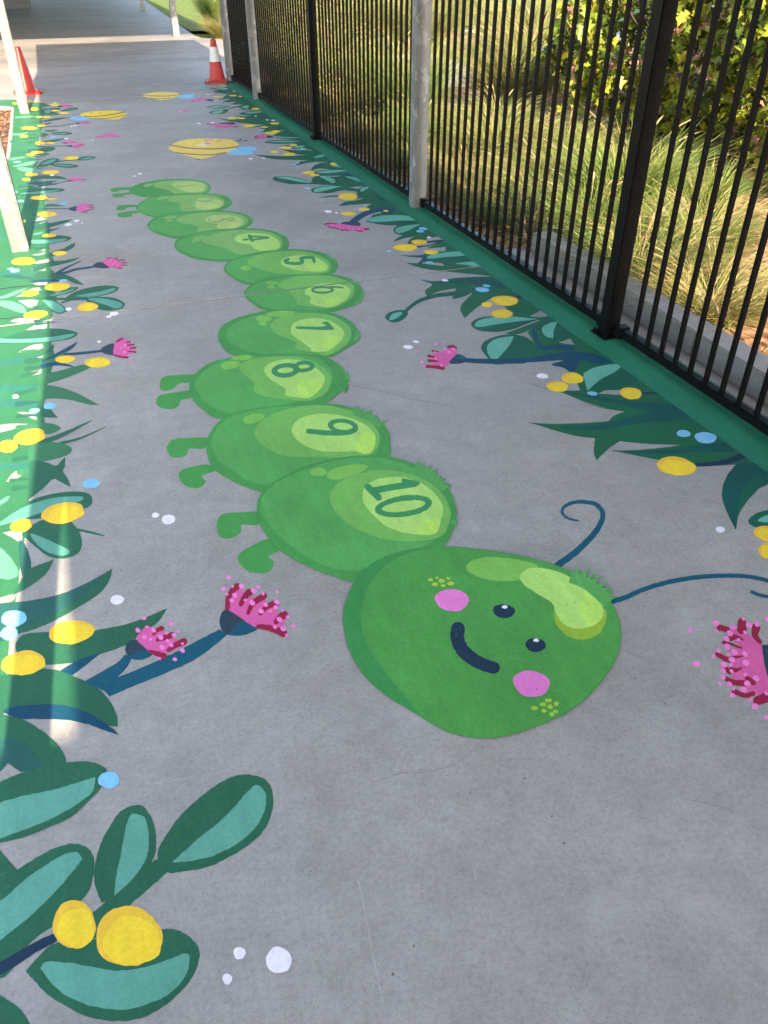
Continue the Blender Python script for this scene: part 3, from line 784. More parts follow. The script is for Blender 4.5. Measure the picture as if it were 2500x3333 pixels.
leaf tealdark RE 1148,1095c 1290,1100 1425,1093c 1405,1122c 1280,1115
leaf tealdark RE s:30,26 1375,1190 1420,1150 1450,1110
leaf rleaf RD 955,1105 980,1080 1080,1073 1200,1085 1300,1110 1390,1145 1480,1160 1300,1158 1150,1158 1000,1130
> highlight rlight RD 1000,1088 1080,1078 1200,1092 1300,1115 1365,1145 1240,1135 1120,1110
leaf rleaf RE 225,268 260,245 330,245 430,262 485,290 480,322 420,328 330,320 255,298
> highlight rlight RE 300,246 380,250 455,275 470,305 440,322c 370,285
leaf rleaf RE 540,250 600,240 700,258 800,285 850,318 760,318 650,300 570,275
> highlight rlight RE 570,246 660,252 760,278 835,315c 720,300 640,275
leaf rleaf RE 208,400 240,372 340,350 470,345 545,350 480,385 380,415 260,423
> highlight rlight RE 232,400 270,372 380,352 540,350c 440,378 330,405 260,415
leaf rleaf RE 712,395 740,370 800,352 855,350c 820,385 760,415
> highlight rlight RE 738,390 770,365 855,350c 810,382 755,412
leaf rleaf RE 245,205 330,180 480,172 620,180 700,200 600,225 400,238 290,230
> highlight rlight RE 265,205 350,183 500,175 620,183c 520,198 380,212
leaf rleaf RE 390,130 450,118 560,125 680,145 710,160 600,170 480,155
> highlight rlight RE 420,130 520,125 640,142 705,160c 580,155 480,145
leaf tealdark RE 445,263c 560,232 650,213 805,228c 700,240 560,247
leaf rleaf RE 225,40 270,20 360,5 420,0 380,25 300,48 240,50
> highlight rlight RE 235,40 290,18 410,0 350,28 270,45
leaf rleaf RD 856,708c 930,688 1100,684 1260,690 1300,700 1150,720 980,722
> highlight rlight RD 900,704 1000,692 1180,692 1250,698 1100,708
leaf rleaf RD 966,655c 1060,646 1250,648 1330,660 1200,672 1060,668
> highlight rlight RD 1000,656 1100,650 1280,655 1120,664
leaf rleaf RD 1160,765 1210,742 1310,738 1280,765 1200,780
> highlight rlight RD 1180,765 1230,745 1300,742 1250,768
leaf rleaf RD 240,330 300,312 420,310 490,320 420,340 300,345
> highlight rlight RD 250,332 340,316 470,318 380,332 290,340
leaf rleaf RD 265,385 320,365 400,355 460,350 472,372 430,395 340,403 290,400
> highlight rlight RD 290,390 350,368 420,360 400,385 340,400
stem rleaf RD s:10,14 470,350 540,328 640,315
leaf rleaf RD 600,325 640,308 700,305 710,325 660,350 620,345
> highlight rlight RD 615,325 660,310 700,312 670,345
leaf rleaf RD 610,392 680,375 800,370 912,373 840,395 720,410 640,408
> highlight rlight RD 640,392 720,378 850,375 740,395
leaf rlight RD 125,112 190,104 270,112 285,125 200,128
stem rleaf RD s:8,12 280,122 340,132 430,140
leaf rleaf2 RD s:30,14 560,145 440,150 330,160
leaf rleaf2 RD s:26,10 620,230 520,225 380,245
leaf rlight RD 370,130 420,115 470,125 440,140
'''

CATERPILLAR = '''
@painted_caterpillar|smiling green painted caterpillar with numbers one to ten on its body segments|mural caterpillar
foot crim CD 50,155 60,140 110,130 210,128 235,135 215,150 140,153 110,165 75,168
foot crim CD 65,195 85,183 150,178 215,172 230,185 165,193 160,208 110,215 78,210
segment crim CD 205,150 230,125 300,97 400,75 500,62 600,58 700,60 780,66 850,85 890,110 898,130 885,155 860,178 700,215 500,217 360,215 290,203 235,185
> belly cmid2 CD 412,100 450,85 550,72 700,70 820,85 870,110 875,135 855,165 800,178 700,182 620,187 585,188 570,170 540,155 480,140 425,125
> belly_light clight2 CD 565,105 600,88 680,78 770,80 830,95 852,125 835,155 790,168 720,170 660,155 600,130
> number numfade CD s:8,7 612,126 690,117 770,110
> spot cmid2 CD 330,115 355,98 405,97 395,115 350,128
hair cbody CD k:4,11 470,66 500,64
hair cbody CD k:4,11 760,68 830,80
foot crim CD 100,310 115,285 160,277 270,275 285,290 200,298 185,312 140,322 108,320
foot crim CD 108,365 125,345 190,333 265,325 285,345 235,352 230,372 180,382 125,380
segment crim CD 265,305 275,280 330,240 420,205 540,188 650,180 760,178 860,180 960,190 1040,210 1075,245 1075,270 1040,300 980,325 800,370 600,387 430,382 350,365 290,335
> body cbody CD 280,305 300,275 380,230 500,200 640,190 800,190 940,205 1000,240 1000,275 940,310 700,340 600,370 440,372 350,350 300,325
> belly cmid2 CD 535,235 580,205 700,192 850,190 950,205 1005,235 1010,270 980,300 900,320 760,330 680,333 645,325 635,300 640,275 610,262 560,250
> belly_light clight2 CD 775,255 750,242 800,222 860,217 940,225 990,245 1002,265 975,298 900,315 830,318 785,308 765,285 772,268
> spot cmid2 CD 440,225 480,208 540,203 555,210 510,232 465,237
> highlight cbright2 CD 862,290 890,275 950,275 970,290 920,308 880,308
> number numfade CD s:12,12 735,252 780,238 840,248 880,244 905,232
hair cbody CD k:6,13 920,185 1040,208
segment crim CD 360,455 370,425 430,380 540,350 700,333 850,328 980,325 1100,335 1200,360 1245,395 1250,425 1225,455 1180,478 1050,530 850,562 640,562 560,555 460,525 390,490
> body cbody CD 378,455 395,425 460,385 580,355 740,342 900,338 1060,345 1160,375 1205,410 1180,450 1050,490 850,530 640,540 560,535 470,510 400,480
> belly cmid2 CD 605,405 640,375 760,348 900,337 1040,340 1140,360 1205,395 1210,420 1180,450 1100,475 1000,490 930,515 850,520 795,510 780,490 790,465 740,445 650,430
> belly_light clight2 CD 852,405 870,380 940,362 1020,360 1110,372 1165,400 1175,425 1150,455 1090,478 1010,485 960,470 945,450 960,440 900,430 865,420
> highlight cbright2 CD 1030,440 1070,425 1130,425 1150,440 1110,465 1050,468
> number numfade CD s:14,14 895,392 880,405 900,420 960,418 1000,402 1010,390 1040,405 1085,405 1090,390 1050,384
> spot cmid2 CD 500,390 530,372 605,370 600,385 550,397
> spot cmid2 CD o 545,408 28,8
hair cbody CD k:5,13 1150,352 1235,392
segment crim CD 590,620 605,575 660,545 760,515 900,490 1050,478 1180,475 1320,480 1450,505 1530,545 1557,595 1550,640 1520,665 1300,740 1050,757 900,750 780,735 680,700 615,665
> body cbody CD 612,620 630,580 700,548 820,515 960,496 1100,488 1240,488 1370,505 1460,540 1495,590 1485,640 1400,690 1200,725 1000,735 880,728 780,710 690,680 635,650
> belly cmid2 CD 830,580 860,550 960,515 1080,492 1200,488 1330,495 1430,520 1490,560 1502,610 1480,655 1400,665 1330,670 1220,695 1120,690 1060,665 1010,640 920,620 850,600
> belly_light clight CD 1100,565 1115,540 1170,522 1250,513 1350,522 1440,555 1480,600 1475,640 1430,658 1330,663 1270,650 1235,615 1180,605 1120,590
> number num CD s:16,16 1218,541 1300,546 1385,553 1310,563 1238,574
> number num CD s:24,24 1222,536 1250,578
> number num CD s:13,13 1235,560 1172,573
> spot cmid2 CD 750,560 780,545 860,538 840,560 800,580 745,597
hair cbody CD k:4,11 1460,508 1530,545
segment crim CE 145,275 155,245 200,205 300,160 430,130 600,105 760,93 900,95 1050,115 1160,155 1225,205 1243,255 1225,300 1180,330 900,400 600,435 400,437 290,405 200,345 155,310
> body cbody CE 165,275 180,245 250,200 400,155 600,122 800,108 960,120 1080,160 1160,210 1175,260 1150,310 950,345 650,390 420,415 300,385 210,335
> belly cmid CE 372,220 395,185 480,145 620,118 780,108 920,115 1050,150 1140,200 1172,250 1150,305 1100,322 960,333 800,335 680,330 560,305 450,270 390,245
> belly_light clight CE 695,220 710,190 780,160 880,148 990,160 1080,195 1140,245 1145,275 1115,305 1000,308 880,300 780,275 710,245
> highlight cbright CE 940,255 980,232 1050,225 1110,240 1120,265 1090,290 1000,285 950,270
> number num CE s:29,29 1016,212 994,172 890,180 905,212 880,228 815,230 750,222 735,205 765,190
> spot cspot CE 305,275 320,258 360,250 405,260 405,280 380,297 335,298
hair cbody CE k:6,16 1130,142 1235,210
segment crim CE 340,525 345,495 400,440 480,395 620,360 780,340 950,332 1120,332 1250,345 1370,375 1440,425 1480,480 1487,530 1470,580 1420,620 1300,665 1170,702 900,720 700,705 540,682 440,630 370,575
> body cbody CE 355,525 370,490 430,440 520,400 680,365 900,345 1100,345 1240,365 1350,410 1400,470 1390,540 1330,600 1180,665 950,690 720,680 560,655 460,610 390,560
> belly cmid CE 665,440 690,410 780,370 900,348 1030,343 1180,350 1290,380 1380,430 1405,480 1395,530 1340,590 1250,640 1160,662 1060,655 960,640 855,625 850,595 830,560 780,510 760,485 690,465
> belly_light clight CE 925,505 940,475 1000,445 1090,425 1200,422 1300,440 1360,475 1365,510 1330,570 1240,630 1150,655 1080,645 990,620 970,595 985,570 970,545 935,530
> highlight cbright CE 1125,595 1170,560 1240,548 1280,570 1260,600 1200,635 1140,640
> number num CE r:27 1095,485 110,37 0
> number num CE s:22,15 1185,465 1165,457 1230,457 1292,464
> spot cspot CE o 610,415 60,20
> spot cspot CE o 600,456 40,15
hair cbody CE k:7,20 1330,362 1440,430
hair cbody CE k:6,27 1487,520 1470,585 1400,625
segment crim CE 85,930 90,890 130,830 200,785 300,745 430,710 560,685 750,672 950,680 1150,700 1290,740 1390,805 1440,880 1440,930 1410,990 1330,1045 1160,1132 900,1172 600,1162 400,1152 210,1105 150,1060 100,990
> body cbody CE 165,930 190,860 260,800 400,745 600,705 800,690 1000,695 1180,730 1300,790 1370,870 1370,940 1300,1020 1150,1090 900,1110 600,1110 420,1085 290,1040 200,990
> belly cmid CE 597,840 610,800 680,750 800,718 930,708 1070,712 1200,740 1310,800 1365,860 1372,920 1340,990 1260,1060 1160,1110 1100,1118 1020,1085 920,1075 840,1055 835,1030 850,1000 800,970 700,930 630,890
> belly_light clight CE 790,865 805,820 870,780 960,760 1060,758 1160,780 1250,830 1300,890 1295,940 1240,1010 1140,1075 1000,1078 980,1050 930,1010 850,955 800,910
> highlight cbright CE 1070,1000 1100,950 1170,920 1235,930 1240,960 1200,1020 1130,1045 1085,1040
> number num CE 835,835c 960,838 1060,840 1140,832c 1082,800c 1145,788c 1210,858c 1195,870c 1080,870 960,865 850,862c
> spot cspot CE o 695,712 140,28 -3
> spot cspot CE o 530,760 76,30
> spot cspot CE o 518,808 40,18
hair cbody CE k:5,31 1438,880 1440,930 1412,985
foot crim CB 60,90 65,55 85,38 130,32 240,30 215,65 160,72 140,85 125,100 95,108 70,105
foot crim CB 43,165 55,135 80,125 140,115 225,108 215,142 165,155 155,180 130,197 90,198 60,188
segment crim CA 523,1262 535,1215 575,1170 650,1125 760,1100 900,1085 1050,1080 1180,1085 1280,1105 1345,1150 1380,1205 1383,1260 1365,1300 CB 960,105 880,165 700,240 500,262 355,245 290,215 230,160 205,105 205,75
> body cbody CA 553,1262 565,1220 610,1170 690,1125 800,1100 950,1092 1100,1090 1200,1100 1260,1130 1290,1180 1290,1250 1240,1310 CB 800,150 600,190 440,222 360,205 290,170 250,120
> belly cmid CA 795,1155 820,1125 900,1105 1030,1095 1140,1105 1230,1140 1285,1190 1290,1230 1270,1280 CB 860,130 790,158 690,150 600,140 545,125 520,100 525,75 505,50 465,20
> belly_light clight CA 928,1180 940,1145 990,1120 1070,1110 1150,1125 1220,1165 1255,1210 1245,1255 CB 850,95 810,135 770,145 680,130 678,100 640,75 590,40 575,15
> highlight cbright CB 735,95 760,60 820,50 850,60 855,90 815,130 760,140
> number num CA r:32 1045,1170 77,39 -5
> number num CA r:27 1142,1150 60,31 -5
> spot cspot CA o 810,1102 56,14 -4
> spot cspot CA o 747,1142 54,22 -8
hair cbody CA k:4,18 1375,1180 1384,1215
foot crim CB 95,400 105,365 135,345 200,340 310,342 280,390 205,393 195,420 165,435 120,433
foot crim CB 152,525 165,500 210,483 290,470 345,495 270,525 285,555 260,582 215,585 175,565
segment crim CB 290,380 300,330 330,280 385,235 470,205 600,185 750,170 870,170 980,185 1080,225 1150,270 1185,315 1192,360 1185,425 1100,500 900,600 700,622 555,605 460,570 380,530 325,490 295,430
> body cbody CB 312,380 320,335 360,270 440,225 600,192 750,180 870,178 1000,200 1080,245 1130,310 1130,400 1050,480 800,560 640,580 500,550 420,500 350,450
> belly cmid CB 525,320 535,285 570,250 650,210 760,185 870,180 970,200 1060,235 1120,290 1140,335 1125,390 1090,425 1010,440 880,432 740,433 650,420 580,385 540,350
> belly_light clight CB 708,300 720,270 760,240 830,222 900,222 990,240 1070,275 1115,320 1120,360 1105,405 1070,420 1020,405 940,408 860,405 790,385 740,355 715,325
> highlight cbright CB 1030,360 1060,310 1110,320 1118,360 1100,405 1060,415 1030,400
> number num CB r:26 960,283 75,37 6
> number num CB s:27,24 1020,298 985,312 900,316 790,307
> spot cspot CB o 520,245 54,22 -14
hair cbody CB k:8,34 1010,198 1080,225 1155,272
foot crim CB 340,770 350,730 390,708 450,705 560,705 545,765 465,765 460,800 430,825 385,835 350,815
foot crim CB 442,935 455,905 510,870 600,835 665,880 595,920 618,945 615,975 590,1000 540,1005 485,990
segment crim CB 537,680 545,635 590,575 680,520 800,470 950,435 1080,425 1180,428 1290,460 1390,510 1470,580 1510,660 1517,720 1500,790 1450,872 1300,950 1150,1020 1015,1045 900,1015 800,975 700,925 620,860 560,780 540,720
> body cbody CB 556,680 570,620 650,550 800,485 950,445 1080,435 1180,445 1290,480 1380,540 1450,620 1470,720 1450,800 1350,880 1200,930 1080,980 980,990 880,970 780,920 690,860 610,780 562,720
> belly cmid CB 897,645 905,600 940,560 1010,525 1110,500 1210,500 1310,525 1400,570 1460,630 1488,700 1480,760 1450,815 1380,840 1280,848 1180,840 1080,810 1000,770 930,710
> belly_light clight CB 1055,625 1070,580 1120,545 1190,532 1270,535 1350,565 1410,610 1445,660 1450,710 1430,780 1405,812 1340,815 1240,800 1160,765 1100,710 1065,665
> highlight cbright CB 1330,770 1380,730 1430,740 1430,790 1400,812 1340,812
> number num CB s:33,30 1105,600 1200,582 1312,566
> number num CB s:24,22 1258,550 1325,563
> number num CB s:33,33 1082,580 1135,632
> number num CB r:35 1258,675 142,52 -8
> spot cspot CB o 838,507 41,21
> spot cspot CB 878,525 900,500 960,478 1040,468 1082,480 1060,502 1000,528 920,545
hair cbody CB k:10,40 1320,470 1400,515 1475,585
hair cbody CB k:3,27 1512,740 1510,770
antenna teal RB s:46,12 235,1122 350,1040 430,965 490,900 530,835 545,780 530,740 490,705 420,692 350,695 290,720 268,755 290,790 330,810 378,818
antenna teal RB s:34,22 605,1366 700,1335 800,1290 920,1250 1050,1220 1200,1198 1350,1190 1480,1192 1580,1205 1660,1225 1740,1260 1765,1300 1720,1330 1650,1330 1595,1318 1548,1299
head cheadrim CC 128,560 140,500 170,430 210,385 280,345 370,318 480,308 600,315 720,332 830,355 920,385 1000,425 1070,475 1115,550 1130,620 1120,690 1085,760 1020,840 960,890 900,925 800,965 720,990 640,998 560,990 490,968 400,915 300,855 220,790 170,720 140,650
> face chead CC 193,560 205,490 245,415 320,352 410,320 480,310 600,317 720,334 830,357 920,387 1000,427 1070,477 1113,550 1128,620 1118,690 1083,758 1018,838 958,888 898,923 798,963 718,988 640,996 560,988 490,966 430,932 370,870 290,770 230,690 200,620
> forehead_patch cspot CC 572,385 590,362 640,347 700,348 780,360 830,380 800,410 770,428 700,433 640,425 590,405
> forehead_patch olive CC 890,530 930,570 990,590 1070,535 1073,580 1050,622 1000,643 950,636 910,606 893,575
> forehead_patch clight CC 768,425 775,400 810,385 870,390 930,410 1000,455 1050,500 1068,545 1055,575 1010,600 960,603 915,580 893,540 880,510 830,480 785,450
> highlight cbright CC 985,505 1000,470 1040,500 1062,540 1052,572 1015,596 985,560
> cheek pinkcheek CC o 521,501 61,40 5
> cheek pinkcheek CC o 807,802 66,47 10
> eye navy CC o 708,541 40,25 5
> eye navy CC o 822,663 37,25 5
> eye_glint white CC o 711,526 10,6
> eye_glint white CC o 824,646 10,6
> mouth navy CC s:50,44 543,604 541,640 560,682 600,716 645,737 672,745
> freckle ygreen CC o 445,428 9,6
> freckle ygreen CC o 468,421 6,4
> freckle ygreen CC o 484,432 12,7
> freckle ygreen CC o 508,423 8,4
> freckle ygreen CC o 460,444 12,7
> freckle ygreen CC o 489,449 9,5
> freckle ygreen CC o 517,442 13,7
> freckle ygreen CC o 819,890 13,8
> freckle ygreen CC o 848,876 12,7
> freckle ygreen CC o 868,862 13,7
> freckle ygreen CC o 897,874 9,9
> freckle ygreen CC o 875,885 10,8
> freckle ygreen CC o 852,900 9,7
> freckle ygreen CC o 881,912 9,7
> freckle ygreen CC o 895,902 10,6
hair cbody CC k:13,47 955,402 1020,432 1098,500
'''

FIGURES = '''
@painted_bee|large yellow painted bee with blue wing near the tail of the caterpillar|mural bee|painted bees
wing blue BE 1165,935 1260,885 1340,862 1450,857 1530,862 1568,880 1550,905 1490,912 1510,930 1500,950 1400,965 1250,962 1190,950
antenna darkstem BE s:7,5 1280,785 1380,766
antenna darkstem BE s:7,5 1310,797 1440,778
> antenna_tip darkstem BE o 1360,766 22,7
> antenna_tip darkstem BE o 1424,779 20,7
sting darkstem BE s:12,6 795,1012 815,1028 835,1012
body beeyellow BE 432,875 440,850 500,815 620,775 760,757 900,752 1100,755 1220,768 1300,800 1335,840 1320,865 1250,905 1150,940 1000,980 900,1010 830,1015 760,1000 640,970 520,930 450,900
> stripe brown BE s:14,20 450,838 580,862 700,877 850,885 1000,887 1150,880 1250,870 1328,854
> stripe brown BE s:12,16 512,931 620,946 760,958 900,964 1030,958 1168,934
> highlight beepale BE 780,845 830,820 900,825 960,838 920,852 840,858
> cheek pinkcheek BE o 962,762 44,7
> cheek pinkcheek BE o 932,820 44,12
> mouth brown BE s:5,4 925,772 895,785 905,798 935,802
> eye brown BE s:6,4 1060,776 1095,770 1125,775
> eye brown BE s:6,4 1048,800 1085,792 1120,798
@painted_bee|yellow painted bee with two dark stripes flying towards the left border|mural bee|painted bees
wing blue LE 750,345 830,330 900,330 970,350 900,373 830,370
antenna darkstem LE s:5,4 800,300 815,302
antenna darkstem LE s:5,4 832,296 848,294
sting darkstem LE s:8,4 1240,360 1282,368
body yellow LE 870,318 890,295 1000,275 1150,265 1280,270 1370,295 1365,315 1310,345 1270,362 1180,360 1060,352 960,338
> stripe brown LE s:8,14 905,327 1050,326 1180,312 1280,294 1345,284
> stripe brown LE s:8,8 1020,350 1150,350 1280,328 1368,308
> eye brown LE s:5,4 975,292 1000,296
> mouth brown LE s:4,4 1065,290 1095,294 1100,286
@painted_bee|pale yellow painted bee farthest along the walkway near the striped cone|mural bee|painted bees
wing blue BE 540,220 620,190 745,185 740,205 755,222 700,235 560,236
sting darkstem BE s:8,6 365,265 388,268
body beeyellow BE 80,200 150,175 280,157 420,155 540,168 577,190 540,215 470,240 370,262 280,250 150,225
> stripe brown BE s:9,9 85,200 250,206 420,206 572,190
> stripe brown BE s:6,6 180,233 300,240 470,232
@painted_butterfly|small pink painted butterfly on bare concrete right of the left border|mural butterfly|painted butterflies
wing pink LE 1030,550 1100,530 1160,542 1080,562
wing pink LE 1115,532 1180,510 1250,508 1240,530 1150,542
wing pink LE 1160,548 1240,536 1312,545 1250,556
@painted_butterfly|faint pink painted butterfly between the far bee and the fence border|mural butterfly|painted butterflies
wing pinklight BE 545,412 600,390 640,400 600,418
wing pink BE 590,405 660,385 700,392 640,410
wing pink BE s:10,4 700,402 738,390
'''

